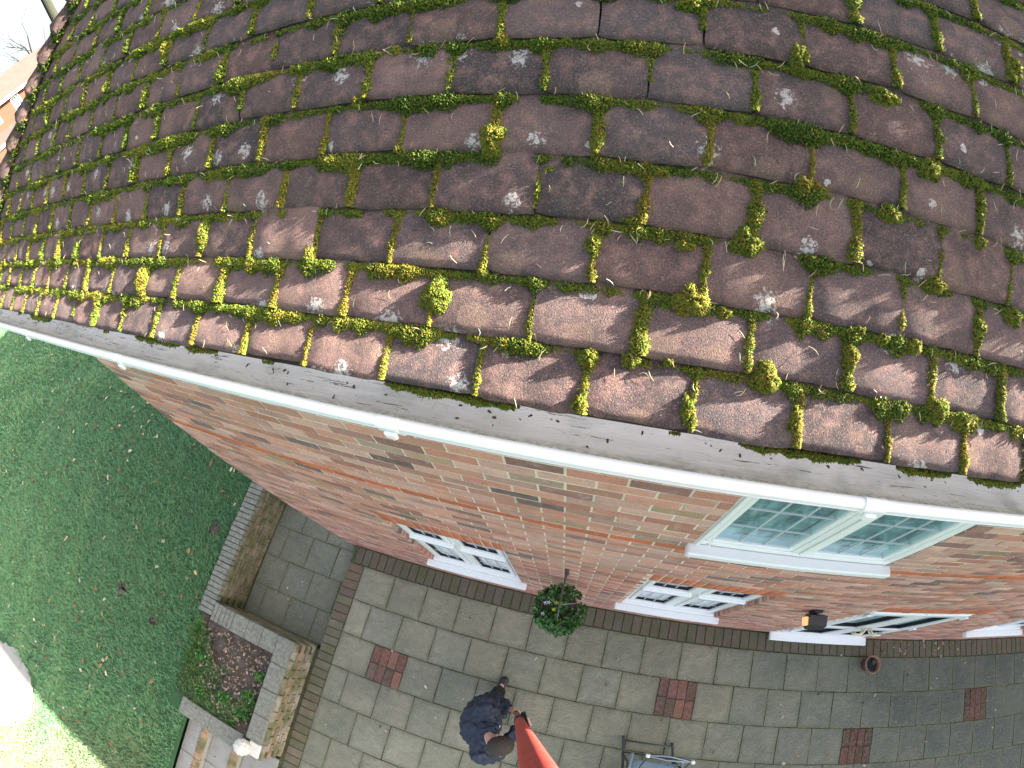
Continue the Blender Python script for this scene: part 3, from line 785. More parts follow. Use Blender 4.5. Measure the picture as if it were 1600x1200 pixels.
# patio doors
a, b, c, d = OPEN[2]
dr = empty('patio_doors', ((a + b) / 2, .03, c)); dr.parent = house
def DB(mb, nm, mt, smooth=False):
    mb.v = [(x - (a + b) / 2, y - .03, z - c) for x, y, z in mb.v]; return mb.build(nm, mt, dr, smooth)
f = MB(); frame_rect(f, a + .002, b - .002, c + .002, d - .002, .055, .010, .09); DB(f, 'frame', M['upvc'])
xm = (a + b) / 2
for sgn, x0, x1 in ((-1, a + .058, xm - .002), (1, xm + .002, b - .058)):
    s = MB(); frame_rect(s, x0, x1, c + .06, d - .06, .095, -.005, .065); s.cbox(x0 + .094, x1 - .094, -.004, .064, c + .80, c + .93); DB(s, 'door_leaf', M['upvc'])
    for z0, z1 in ((c + .155, c + .80), (c + .93, d - .155)):
        k = MB(); frame_rect(k, x0 + .0955, x1 - .0955, z0 + .0005, z1 - .0005, .010, .010, .050, .001); DB(k, 'gasket', M['gasket'])
        DB(MB().box(x0 + .10, x1 - .10, .03, .036, z0 + .005, z1 - .005), 'pane', M['glass'])
    for zc in (c + .98, c + 1.03):
        hx = xm + sgn * .045
        DB(MB().tube([(hx, -.004, zc), (hx, -.045, zc), (hx + sgn * .04, -.080, zc + .004), (hx + sgn * .105, -.078, zc + .002), (hx + sgn * .135, -.05, zc)], .010, 8), 'lever_handle', M['brass'], True)
    for zc in (c + .30, c + 1.0, c + 1.80):
        xx = a + .05 if sgn < 0 else b - .05
        DB(MB().cbox(xx - .02, xx + .02, -.020, -.0055, zc, zc + .10, .004), 'hinge', M['upvc'])
DB(MB().cbox(a - .05, b + .05, -.10, .008, c - .055, c - .002, .008), 'sill', M['upvc'])
r = room(a, b, c, d, dr); r.data.transform(Matrix.Translation((-(a + b) / 2, -.03, -c)))
q = curtain(dr, a - .05, b + .05, c + .01, d - .01, .12, M['net'], .010, 10); q.data.transform(Matrix.Translation((-(a + b) / 2, -.03, -c)))

# ------------------------------------------------------------------ roof
E0 = (-.2549, 5.0713); PITCH, SPR = .7976, .3135
PR = [E0]; 
for i in range(1, 4):
    an = PITCH - SPR * (4 - i) / 3; PR.append((PR[-1][0] + .1 * math.cos(an), PR[-1][1] + .1 * math.sin(an)))
ANG = [PITCH - SPR * max(0, (4 - i)) / 3 for i in range(1, 60)]
def course_origin(i):
    """lower edge of course i (1 = eaves)"""
    if i <= 4: return PR[i - 1]
    return (PR[3][0] + .1 * (i - 4) * math.cos(PITCH), PR[3][1] + .1 * (i - 4) * math.sin(PITCH))
def roof_np(x, s, h):
    """(x along the eaves, s up the slope, h above the boarding) -> world, vectorised"""
    x, s, h = np.broadcast_arrays(np.asarray(x, float), np.asarray(s, float), np.asarray(h, float))
    i = np.clip(np.floor(s / .1 + 1e-9).astype(int), 0, 3)
    oy = np.array([p[0] for p in PR])[i]; oz = np.array([p[1] for p in PR])[i]; an = np.array(ANG[:4])[i]
    u = s - .1 * i
    return np.stack([x, oy + u * np.cos(an) - h * np.sin(an), oz + u * np.sin(an) + h * np.cos(an)], -1)
RIDGE_S = .3 + (6.6 - PR[3][0]) / math.cos(PITCH)  # unseen ridge and back moved out so their shadow covers the lawn
def hip_x(y): return -3.00 + 1.20 * (y + .255)
rf = MB(); prof = [(-.05 * 0 + 0.0, -.006)]
ss = [0.0, .1, .2, .3, 1.0, RIDGE_S]
pp = [roof_np(0, s, -.008) for s in ss]
for k in range(len(ss) - 1):
    p0, p1 = pp[k], pp[k + 1]
    rf.quad((hip_x(p0[1]), p0[1], p0[2]), (XR + .3, p0[1], p0[2]), (XR + .3, p1[1], p1[2]), (hip_x(p1[1]), p1[1], p1[2]))
    q0, q1 = (13.2 - p0[1], p0[2]), (13.2 - p1[1], p1[2])
    rf.quad((XR + .3, q0[0], q0[1]), (hip_x(p0[1]), q0[0], q0[1]), (hip_x(p1[1]), q1[0], q1[1]), (XR + .3, q1[0], q1[1]))
    rf.quad((hip_x(p0[1]), q0[0], p0[2]), (hip_x(p0[1]), p0[1], p0[2]), (hip_x(p1[1]), p1[1], p1[2]), (hip_x(p1[1]), q1[0], p1[2]))
rf.add([(XR + .3, pp[0][1], pp[0][2]), (XR + .3, 13.2 - pp[0][1], pp[0][2]), (XR + .3, pp[-1][1], pp[-1][2])], [(0, 1, 2)])
roof = rf.build('roof', M['underlay'], house, fixn=False)

TW = .1612
TV, TF = [], None
def tile_variant(seed):
    r = np.random.default_rng(seed)
    xs = np.linspace(-TW / 2, TW / 2, 7); ys = np.array([0, .004, .014, .05, .09, .128])
    cam_ = r.uniform(.0015, .0045); tw = r.normal(0, .0008); ph = r.uniform(0, 6.28); low = r.normal(0, .0009, 7); low = (low + np.roll(low, 1)) / 1.5
    side = r.normal(0, .0011, (2, 6)); bul = r.normal(0, .0009, (6, 7)); bul[0] *= .5
    V = []
    for j, y in enumerate(ys):
        for i, x in enumerate(xs):
            z = .0290 - .0160 * (y / .12) + cam_ * math.sin(math.pi * min(1, y / .11)) + tw * (x / .08) * (1 - y / .1) + .0012 * math.sin(ph + 55 * x) + bul[j, i]
            z -= (.0075, .0030, .0006, 0, 0, 0)[j]
            ex = abs(x) / (TW / 2)
            z -= .0028 * max(0, ex - .66) / .34
            yy = y + (low[i] if j <= 1 else 0) + (.003 * max(0, ex - .8) / .2 if j == 0 else 0)
            xx = x + (side[0, j] if i == 0 else side[1, j] if i == 6 else 0)
            V.append((xx, yy, z))
    F = [(j * 7 + i, j * 7 + i + 1, (j + 1) * 7 + i + 1, (j + 1) * 7 + i) for j in range(5) for i in range(6)]
    b = len(V)
    for i in range(7): V.append(V[i])
    for i in range(7): V.append((V[i][0], V[i][1] + .002, V[i][2] - .0105))
    F += [(b + 7 + i, b + 8 + i, b + 1 + i, b + i) for i in range(6)]
    for sgn, col_ in ((0, 0), (1, 6)):
        b2 = len(V)
        for j in range(6): V.append(V[j * 7 + col_])
        for j in range(6): q = V[j * 7 + col_]; V.append((q[0], q[1], q[2] - .014))
        for j in range(5):
            f_ = (b2 + j, b2 + j + 1, b2 + 7 + j, b2 + 6 + j); F.append(f_ if sgn else f_[::-1])
    return np.array(V), np.array(F)
TVAR = [tile_variant(300 + i) for i in range(12)]
TME = []
for V, F in TVAR:
    me = np_mesh('tile', V, F, None, True); me.materials.append(M['tile']); TME.append(me)
ANCH = {1: -.041, 2: .029, 3: -.055, 4: .012, 5: -.067, 6: .003, 7: -.080}
PIT = {1: .1625, 2: .1645, 3: .1665, 4: .1660, 5: .1640, 6: .1615, 7: .1620}
JOINT = {}
tiles = []
NCOURSE = 34
for i in range(1, NCOURSE + 1):
    an = ANCH.get(i, (-.065 if i % 2 else .012) + random.gauss(0, .010)); pt = PIT.get(i, .1635)
    oy, oz = course_origin(i); hx = hip_x(oy + .05)
    n0 = math.floor((hx - .02 - an) / pt); n1 = math.ceil((4.6 - an) / pt)
    JOINT[i] = []
    for n_ in range(n0, n1):
        xj = an + n_ * pt; JOINT[i].append(xj); xc = xj + pt / 2 + random.gauss(0, .0012)
        if xc < hx + .03: continue
        k = random.uniform(.78, 1.22); t = random.random()
        c = np.array([(.138, .101, .099), (.120, .092, .094), (.154, .107, .101), (.104, .086, .090)][int(t * 4)]) * k
        tiles.append((i, xc, c, random.randrange(12), pt / .1635))
tc = np.array([roof_np(t[1], .1 * (t[0] - 1) + .05, .02) for t in tiles])
nrm = np.array([(0, -math.sin(ANG[t[0] - 1]), math.cos(ANG[t[0] - 1])) for t in tiles])
vd = np.array(CAM_LOC) - tc; dd = np.linalg.norm(vd, axis=1); pa = np.abs((vd * nrm).sum(1)) / dd**3
pa[~in_frame(tc, 45)] = 0
near = set(np.argsort(-pa)[:300].tolist())
MV, MF, MC = [], [], []
nv = 0
for q, (i, xc, c, s, kx) in enumerate(tiles):
    oy, oz = course_origin(i); an = ANG[i - 1] + random.gauss(0, .008)
    loc = (xc, oy + random.gauss(0, .0022), oz + random.gauss(0, .0010)); rot = (an, random.gauss(0, .006), random.gauss(0, .007))
    if q in near:
        o = bpy.data.objects.new('tile', TME[s]); COL.objects.link(o); o.parent = roof
        o.location = loc; o.rotation_euler = rot; o.scale = (kx, 1, 1); o.color = (*c, 1)
    else:
        R_ = np.array(Euler(rot, 'XYZ').to_matrix()); V = (TVAR[s][0] * (kx, 1, 1)) @ R_.T + loc
        MF.append(TVAR[s][1] + nv); MV.append(V); MC.append(np.repeat([c], len(V), 0)); nv += len(V)
tm = link('far_tiles', np_mesh('far_tiles', np.concatenate(MV), np.concatenate(MF), np.concatenate(MC), True), M['tile_m'], roof); tag(tm, kind='stuff')
# bonnet tiles on the hip
def bonnet_mesh(seed):
    r = np.random.default_rng(seed); V = []; n = 9; F = []
    for j, (y, rad, lift) in enumerate(((0, .088, .030), (.012, .090, .036), (.12, .072, .022), (.24, .055, .006))):
        for i in range(n):
            t = math.pi * (-.06 + 1.12 * i / (n - 1)); V.append((rad * math.cos(t) * 1.12, y + r.normal(0, .002), lift + rad * .62 * math.sin(t) - .03 + r.normal(0, .001)))
    m_ = len(V)
    F = [(j * n + i, (j + 1) * n + i, (j + 1) * n + i + 1, j * n + i + 1) for j in range(3) for i in range(n - 1)]
    for i in range(n): q = V[i]; V.append((q[0] * .85, q[1] + .002, q[2] - .012))
    F += [(i, i + 1, m_ + i + 1, m_ + i) for i in range(n - 1)]
    return np_mesh('bonnet_tile', np.array(V), np.array(F), None, True)
BM = []
for i in range(4):
    me = bonnet_mesh(400 + i); me.materials.append(M['tile']); BM.append(me)
bon_pts = []
for i in range(1, 44):
    oy, oz = course_origin(min(i, 400)); oy2, oz2 = course_origin(i + 1)
    p0 = Vector((hip_x(oy), oy, oz)); d_ = (Vector((hip_x(oy2), oy2, oz2)) - p0).normalized()
    up = Vector((-.45, -.45, .9)); xa = d_.cross(up).normalized(); za = xa.cross(d_)
    R_ = Matrix((xa, d_, za)).transposed()
    o = bpy.data.objects.new('bonnet_tile', BM[i % 4]); COL.objects.link(o); o.parent = roof
    o.location = p0 + za * .004; o.rotation_euler = R_.to_euler(); o.color = (*(np.array((.085, .062, .060)) * random.uniform(.8, 1.2)), 1)
    bon_pts.append((p0, xa, d_, za))

# gutter, brackets, fascia, soffit
gut = empty('gutter', (0, -.30, 5.0)); gut.parent = house
GX0, GX1 = -3.24, XR + .2
def GB_(mb, nm, mt, smooth=False, fixn=False):
    mb.v = [(x, y + .30, z - 5.0) for x, y, z in mb.v]; return mb.build(nm, mt, gut, smooth, fixn=fixn)
outer = []
nose = [(-.300 + .0108 * math.cos(t), 5.010 + .0108 * math.sin(t)) for t in np.linspace(math.radians(40), math.radians(220), 12)]
under = [(-.306, 4.996), (-.300, 4.976), (-.278, 4.954), (-.255, 4.944), (-.225, 4.942), (-.205, 4.955)]
nx = 60
def sheet(prof, name, mt):
    mb = MB(); xs = np.linspace(GX0, GX1, nx); m = len(prof); V = []; F = []
    for x in xs:
        for y, z in prof: V.append((x, y, z))
    for i in range(nx - 1):
        for j in range(m - 1): F.append((i * m + j, i * m + j + 1, (i + 1) * m + j + 1, (i + 1) * m + j))
    mb.add(V, F); return GB_(mb, name, mt, True)
sheet(nose + under, 'channel_front', M['gutter'])
inner = [(nose[0][0], nose[0][1]), (-.285, 5.010), (-.275, 4.998), (-.262, 4.988), (-.246, 4.983), (-.230, 4.985), (-.212, 4.998), (-.204, 5.02), (-.203, 5.05)]
sheet(inner, 'channel_lining', M['silt'])
GB_(MB().tube([(GX0, -.3075, 4.997), (GX1, -.3075, 4.997)], .0030, 6), 'lip_bead', M['gutter'], True)
for bx in (-2.073, -1.257, -.367, .475, 1.30, 2.1, -2.86):
    mb = MB()
    pr = [(-.300 + .0138 * math.cos(t), 5.010 + .0138 * math.sin(t)) for t in np.linspace(math.radians(75), math.radians(215), 10)] + [(-.310, 4.990), (-.303, 4.972), (-.280, 4.949), (-.255, 4.939)]
    pi_ = [(y + .004, z - .003) for y, z in pr][::-1]
    mb.prism_x(pr + pi_, bx - .022, bx + .022)
    mb.cbox(bx - .010, bx + .016, -.318, -.309, 4.978, 4.998, .003)
    GB_(mb, 'bracket', M['upvc'], False, True)
MB().cbox(XL - .12, XR, -.202, -.185, 4.88, 5.058, .002).build('fascia', M['timber'], house)
MB().cbox(XL - .1, XR, -.184, .0045, 4.885, 4.905, .002).build('soffit', M['timber'], house)

# ================================================================== MOSS
def noise1(x, seed, scale):
    """smooth 1-D value noise 0..1"""
    r = np.random.default_rng(seed); tab = r.random(4096); t = np.asarray(x) * scale + 1000.0; i = np.floor(t).astype(int); f = t - i; f = f * f * (3 - 2 * f)
    return tab[i % 4096] * (1 - f) + tab[(i + 1) % 4096] * f
GREEN_D, GREEN, LIME, GOLD, GREY = (np.array(c) for c in ((.024, .052, .010), (.070, .130, .018), (.200, .228, .028), (.225, .155, .028), (.22, .28, .20)))
T_pos, T_dir, T_size, T_col = [], [], [], []
B_V, B_F, B_C = [], [], []; _bn = 0
def moss_col(n, warm, rng=RNG):
    """warm 0 = deep green joints, 1 = golden cushions"""
    t = np.clip(rng.normal(warm, .28, n), 0, 1)[:, None]
    c = np.where(t < .4, GREEN_D + (GREEN - GREEN_D) * t / .4, np.where(t < .8, GREEN + (LIME - GREEN) * (t - .4) / .4, LIME + (GOLD - LIME) * (t - .8) / .2))
    return c * rng.uniform(.7, 1.3, (n, 1))
def add_ridge(x, s, h, wx, ws, hh, along, warm, dens=1.0):
    """a moss cord: arrays of centres, half width and height; along = 'x' (course) or 's' (joint)"""
    global _bn
    n = len(x)
    if n < 2: return
    P = roof_np(x, s, h); D = cam_dist(P).mean()
    # dark body of the cord
    m = 6; ang = np.linspace(0, math.pi, m)
    hw = wx if along == 's' else ws
    offs = np.cos(ang)[None, :] * hw[:, None] * .86; hgt = np.sin(ang)[None, :] * hh[:, None] * .82 - .003
    if along == 's': Q = roof_np(x[:, None] + offs, np.repeat(s[:, None], m, 1), h[:, None] + hgt)
    else: Q = roof_np(np.repeat(x[:, None], m, 1), s[:, None] + offs, h[:, None] + hgt)
    B_V.append(Q.reshape(-1, 3)); i = np.arange(n - 1)[:, None] * m + np.arange(m - 1)[None, :]
    B_F.append((np.stack([i, i + 1, i + m + 1, i + m], -1).reshape(-1, 4) + _bn)); _bn += n * m
    cb = moss_col(n, warm * .5); B_C.append(np.repeat(cb, m, 0))
    # tufts
    size = np.clip(.0024 * D / .85, .0022, .0075)
    L = np.abs(np.diff(x if along == 'x' else s)).sum()
    cnt = int(dens * L * (hw.mean() * 2.6) / (size * size * .62))
    if cnt < 3: return
    t = RNG.random(cnt) * (n - 1); k = t.astype(int); f = t - k
    lerp = lambda a: a[k] * (1 - f) + a[np.minimum(k + 1, n - 1)] * f
    u = np.arccos(RNG.uniform(-1, 1, cnt)); o = np.cos(u) * lerp(hw); hg = np.sin(u) * lerp(hh)
    jit = 1 + RNG.normal(0, .10, cnt)
    cx, cs, chh = lerp(x), lerp(s), lerp(h)
    if along == 's': p = roof_np(cx + o * jit, cs, chh + hg * jit); q = roof_np(cx + o * jit * 1.02 + np.cos(u) * .004, cs, chh + hg * jit + np.sin(u) * .004)
    else: p = roof_np(cx, cs + o * jit, chh + hg * jit); q = roof_np(cx, cs + o * jit + np.cos(u) * .004, chh + hg * jit + np.sin(u) * .004)
    d = q - p; d /= np.linalg.norm(d, axis=1)[:, None] + 1e-9
    T_pos.append(p); T_dir.append(d); T_size.append(np.full(cnt, size) * RNG.uniform(.7, 1.5, cnt)); T_col.append(moss_col(cnt, warm + .18 * np.sin(u)))
def add_cushion(x, s, rx, rs, hh, warm):
    global _bn
    P = roof_np(x, s, .02); D = float(cam_dist(P)[0]); size = float(np.clip(.0026 * D / .85, .0024, .0075))
    cnt = int(rx * rs * math.pi * 2.6 / (size * size * .55))
    z = RNG.uniform(-.15, 1, cnt); a = RNG.uniform(0, 2 * math.pi, cnt); r = np.sqrt(np.clip(1 - z * z, 0, 1))
    lump = 1 + .14 * np.sin(3 * a + 7 * x * 50) + .10 * np.sin(5 * a + 90 * s) * r + RNG.normal(0, .05, cnt)
    X, S, H = r * np.cos(a) * rx * lump, r * np.sin(a) * rs * lump, z * hh * (1 + .15 * np.sin(4 * a))
    p = roof_np(x + X, s + S, .014 + H); q = roof_np(x + X * 1.15, s + S * 1.15, .014 + H * 1.15 + .002)
    d = q - p; d /= np.linalg.norm(d, axis=1)[:, None] + 1e-9
    T_pos.append(p); T_dir.append(d); T_size.append(size * RNG.uniform(.8, 1.7, cnt)); T_col.append(moss_col(cnt, warm + .22 * z))
    nu, nv_ = 12, 6; A, Zz = np.meshgrid(np.linspace(0, 2 * math.pi, nu), np.linspace(-.2, 1, nv_)); rr = np.sqrt(np.clip(1 - Zz**2, 0, 1))
    Q = roof_np(x + rr * np.cos(A) * rx * .9, s + rr * np.sin(A) * rs * .9, .012 + Zz * hh * .9)
    i = np.arange(nv_ - 1)[:, None] * nu + np.arange(nu - 1)[None, :]
    B_V.append(Q.reshape(-1, 3)); B_F.append(np.stack([i, i + 1, i + nu + 1, i + nu], -1).reshape(-1, 4) + _bn); _bn += nu * nv_
    B_C.append(moss_col(nu * nv_, .25))

XMAX = 2.3; NMOSS = 20
for i in range(2, NMOSS + 1):
    s0 = .1 * (i - 1); oy, oz = course_origin(i); xl = hip_x(oy) + .04
    step = .005 if i < 12 else .008
    xs = np.arange(xl, XMAX, step)
    cov = noise1(xs, 40 + i, 13) * .6 + noise1(xs, 90 + i, 45) * .4
    # fuller where a joint above meets the course line
    jx = np.array(JOINT[i] + JOINT[i - 1]); jn = np.abs(xs[:, None] - jx[None, :]).min(1); cov = cov + .16 * np.exp(-(jn / .018)**2) - .10
    cov += np.where(xs < -.2, .07, 0)
    amt = np.clip((cov - .28) / .48, 0, 1.0) ** 1.15
    hw = (.0064 + .0118 * amt) * (1 + .6 * (noise1(xs, 300 + i, 45) - .5)); hh = (.0054 + .0120 * amt) * (1 + .6 * (noise1(xs, 500 + i, 50) - .5))
    on = (cov > .17)
    k = 0
    while k < len(xs):
        if not on[k]: k += 1; continue
        e = k
        while e < len(xs) and on[e] and e - k < 14: e += 1
        sl = slice(k, min(e + 1, len(xs)))
        warm = .18 + .48 * float(noise1(xs[k], 700 + i, 14)) ** 1.6 + (.10 if i < 5 else -.04)
        if in_frame(roof_np(xs[k], s0, .02), 120)[0] or abs(xs[k]) < 1.6:
            add_ridge(xs[sl], s0 - .006 - hw[sl] * .55 + np.zeros_like(xs[sl]), np.full(len(xs[sl]), .0135), None, hw[sl], hh[sl], 'x', warm)
        k = e
for i in range(1, NMOSS + 1):
    oy, oz = course_origin(i); xl = hip_x(oy) + .05
    for j, xj in enumerate(JOINT[i]):
        if xj < xl or xj > XMAX: continue
        if not in_frame(roof_np(xj, .1 * i - .05, .02), 120)[0] and abs(xj) > 1.3: continue
        r = np.random.default_rng(i * 977 + j); fill = r.random()
        if fill < .008: continue
        thick = r.uniform(.0052, .0100) if fill < .70 else r.uniform(.0095, .0140)
        if xj < -.5: thick *= 1.12
        a0, a1 = (0, 1) if fill > .07 else sorted((r.uniform(0, .35), r.uniform(.6, 1)))
        t = np.linspace(a0, a1, 22); s = .1 * (i - 1) + .002 + .096 * t
        prof_ = .55 + .75 * noise1(t * 4 + r.random() * 50, int(r.integers(1e6)), 1.5)
        hw = thick * prof_ * np.where(t < .08, .7, 1); h0 = .0235 - .0140 * t + .0015
        hh = thick * .85 * prof_ + .002
        add_ridge(xj + .0015 * np.sin(7 * t + i) + (r.random() - .5) * .002 + np.zeros_like(t), s, h0 - .0008, hw, None, hh, 's', .38 + .34 * r.random() - (.08 if xj < -1.0 else 0) + (.12 if i < 6 else -.06), 1.0)
CUSH = [(-0.233, 0.417, 0.032, 0.049), (0.231, 0.612, 0.026, 0.047), (-0.237, 0.595, 0.021, 0.023), (0.169, 0.298, 0.037, 0.041), (-0.295, 0.15, 0.038, 0.044), (0.098, 0.194, 0.041, 0.039), (0.224, 0.098, 0.032, 0.04), (0.36, 0.151, 0.022, 0.043), (0.02, 0.092, 0.023, 0.021), (0.476, 0.191, 0.028, 0.024), (0.404, 0.39, 0.033, 0.023), (0.473, 0.481, 0.03, 0.025), (0.382, 0.578, 0.043, 0.027), (0.251, 0.402, 0.024, 0.026), (-0.057, 0.258, 0.02, 0.035), (-0.562, 0.208, 0.025, 0.048), (-0.885, 0.246, 0.029, 0.063), (-1.116, 0.137, 0.04, 0.063), (0.538, 0.097, 0.036, 0.036), (0.598, 0.084, 0.038, 0.025), (-0.041, 0.085, 0.025, 0.027), (-0.044, 0.017, 0.021, 0.025), (0.112, 0.033, 0.017, 0.038), (0.279, 0.04, 0.02, 0.045), (-0.152, 0.336, 0.012, 0.035), (-0.067, 0.425, 0.017, 0.046), (0.062, 0.676, 0.036, 0.024), (0.508, 0.298, 0.032, 0.024), (0.611, 0.239, 0.026, 0.052), (0.694, 0.283, 0.033, 0.028), (-1.149, 0.749, 0.033, 0.045), (-0.497, 0.499, 0.015, 0.02), (-0.398, 0.402, 0.016, 0.019), (-0.224, 0.206, 0.014, 0.031), (0.415, 0.19, 0.02, 0.018), (0.148, 0.183, 0.022, 0.016), (0.076, 0.098, 0.012, 0.013), (0.594, 0.389, 0.024, 0.018), (0.679, 0.733, 0.022, 0.047), (-0.306, 0.279, 0.026, 0.015), (-0.219, 0.283, 0.021, 0.01), (-0.136, 0.373, 0.014, 0.01), (0.029, 0.384, 0.028, 0.012), (-0.002, 0.306, 0.03, 0.014), (0.078, 0.276, 0.026, 0.014), (0.37, 0.197, 0.022, 0.015)]
for (x, s, a, b) in CUSH: add_cushion(x, s, a * (.60 if a < .03 else .70), b * (.58 if a < .03 else .66), .013 + .32 * min(a, b), RNG.uniform(.42, .72))
for k in range(150):
    i = RNG.integers(2, 16); x = RNG.uniform(-2.6, 1.6); oy, oz = course_origin(int(i))
    if x < hip_x(oy) + .1: continue
    j = min(JOINT[int(i)], key=lambda q: abs(q - x)); x = j + RNG.normal(0, .01) if RNG.random() < .6 else x
    rr = RNG.uniform(.006, .013); add_cushion(float(x), .1 * (i - 1) + RNG.uniform(-.012, .006), rr * RNG.uniform(.9, 1.5), rr, rr * RNG.uniform(.8, 1.2), RNG.uniform(.3, .75))
# thin moss rim below the eaves tiles
xs = np.arange(-2.9, 2.2, .006); cov = noise1(xs, 77, 11) * .7 + noise1(xs, 78, 60) * .3; on = cov > .52; k = 0
while k < len(xs):
    if not on[k]: k += 1; continue
    e = k
    while e < len(xs) and on[e]: e += 1
    if e - k > 3:
        q = xs[k:e]; fd = np.minimum(1, np.minimum(np.arange(e - k), np.arange(e - k)[::-1]) / 5.0) * (.5 + noise1(q, 79, 70))
        add_ridge(q, -.003 - .002 * fd, np.full(len(q), .004), None, .002 + .005 * fd, .002 + .006 * fd, 'x', .46)
    k = e
def hip_moss():
    for p0, xa, d_, za in bon_pts[:26]:
        n = 900; t = RNG.uniform(-.1, math.pi + .1, n); rad = RNG.uniform(.058, .096, n)
        p = np.array(p0) + np.outer(np.cos(t) * rad * 1.1, xa) + np.outer(np.sin(t) * rad * .6 - .012, za) + np.outer(RNG.normal(.004, .016, n), d_)
        d = np.tile(np.array(-d_ * .6 + za * .6), (n, 1)) + RNG.normal(0, .4, (n, 3)); d /= np.linalg.norm(d, axis=1)[:, None]
        T_pos.append(p); T_dir.append(d); T_size.append(RNG.uniform(.006, .011, n)); T_col.append(moss_col(n, .35))
hip_moss()
P = np.concatenate(T_pos); D = np.concatenate(T_dir); S = np.concatenate(T_size); Cc = np.concatenate(T_col)
keep = in_frame(P, 160) | (RNG.random(len(P)) < .35); P, D, S, Cc = P[keep], D[keep], S[keep], Cc[keep]
n = len(P); D = D + RNG.normal(0, .35, (n, 3)); D /= np.linalg.norm(D, axis=1)[:, None]
A = np.cross(D, RNG.normal(0, 1, (n, 3))); A /= np.linalg.norm(A, axis=1)[:, None] + 1e-9; Bv = np.cross(D, A)
V = np.empty((n, 4, 3)); 
for k in range(3):
    t = 2 * math.pi * k / 3; V[:, k] = P + (A * math.cos(t) + Bv * math.sin(t)) * S[:, None] * .62 - D * S[:, None] * .35
V[:, 3] = P + D * S[:, None] * 1.0
F = (np.array([(0, 1, 3), (1, 2, 3), (2, 0, 3)])[None] + (np.arange(n) * 4)[:, None, None]).reshape(-1, 3)
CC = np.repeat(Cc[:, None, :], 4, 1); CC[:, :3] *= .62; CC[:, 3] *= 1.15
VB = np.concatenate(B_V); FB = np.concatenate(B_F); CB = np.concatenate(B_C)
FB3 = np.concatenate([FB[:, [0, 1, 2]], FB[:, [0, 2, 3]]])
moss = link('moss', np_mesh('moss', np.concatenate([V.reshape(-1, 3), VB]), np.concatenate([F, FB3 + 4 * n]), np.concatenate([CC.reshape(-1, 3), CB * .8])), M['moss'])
tag(moss, 'green and golden moss growing in the joints between the roof tiles', 'moss', kind='stuff')
print('MOSS tufts', n)

# ================================================================== PINE NEEDLES ON THE ROOF
def needles(n_):
    V, F, C = [], [], []
    for k in range(n_):
        L = RNG.uniform(.010, .020); wd = .00062
        if RNG.random() < .62:
            i = int(RNG.integers(2, 12)); s = .1 * (i - 1) + RNG.normal(-.012, .012); h = .024
        else: i = 0; s = RNG.uniform(0, 1.1); h = .0265
        x = RNG.uniform(-1.9, 1.1) if RNG.random() < .8 else RNG.uniform(-.6, .8)
        a = RNG.normal(math.pi / 2, .7) if RNG.random() < .5 else RNG.uniform(0, 6.28)
        D = float(cam_dist(roof_np(x, s, h))[0]); wd *= max(1, D / .9)
        cv = RNG.normal(0, .25); lift = RNG.uniform(0, .010)
        pts = []
        for t in (0, .33, .66, 1):
            aa = a + cv * (t - .5) * 2; pts.append((x + math.cos(aa) * L * (t - .5), s + math.sin(aa) * L * (t - .5), h + lift * (t if RNG.random() < 2 else 0)))
        P = np.array([roof_np(*q) for q in pts]); nrm_ = np.array((0, -math.sin(.7), math.cos(.7)))
        b = len(V)
        for q in range(4):
            t_ = P[min(q + 1, 3)] - P[max(q - 1, 0)]; sd_ = np.cross(t_, nrm_); sd_ /= np.linalg.norm(sd_) + 1e-9; ww = wd * (1 if 0 < q < 3 else .5)
            V += [P[q] - sd_ * ww, P[q] + sd_ * ww, P[q] + nrm_ * ww]
        for q in range(3):
            o_ = b + 3 * q; F += [(o_, o_ + 3, o_ + 5, o_ + 2), (o_ + 2, o_ + 5, o_ + 4, o_ + 1)]
        c = [(.42, .31, .20), (.50, .40, .29), (.36, .38, .24), (.46, .30, .18), (.30, .36, .26)][int(RNG.integers(5))]
        C += [c] * 12
    return np_mesh('pine_needles', np.array(V), np.array(F), np.array(C))
nd = link('pine_needles', needles(800), M['needle']); tag(nd, 'dry pine needles scattered over the mossy roof tiles', 'pine needles', kind='stuff')

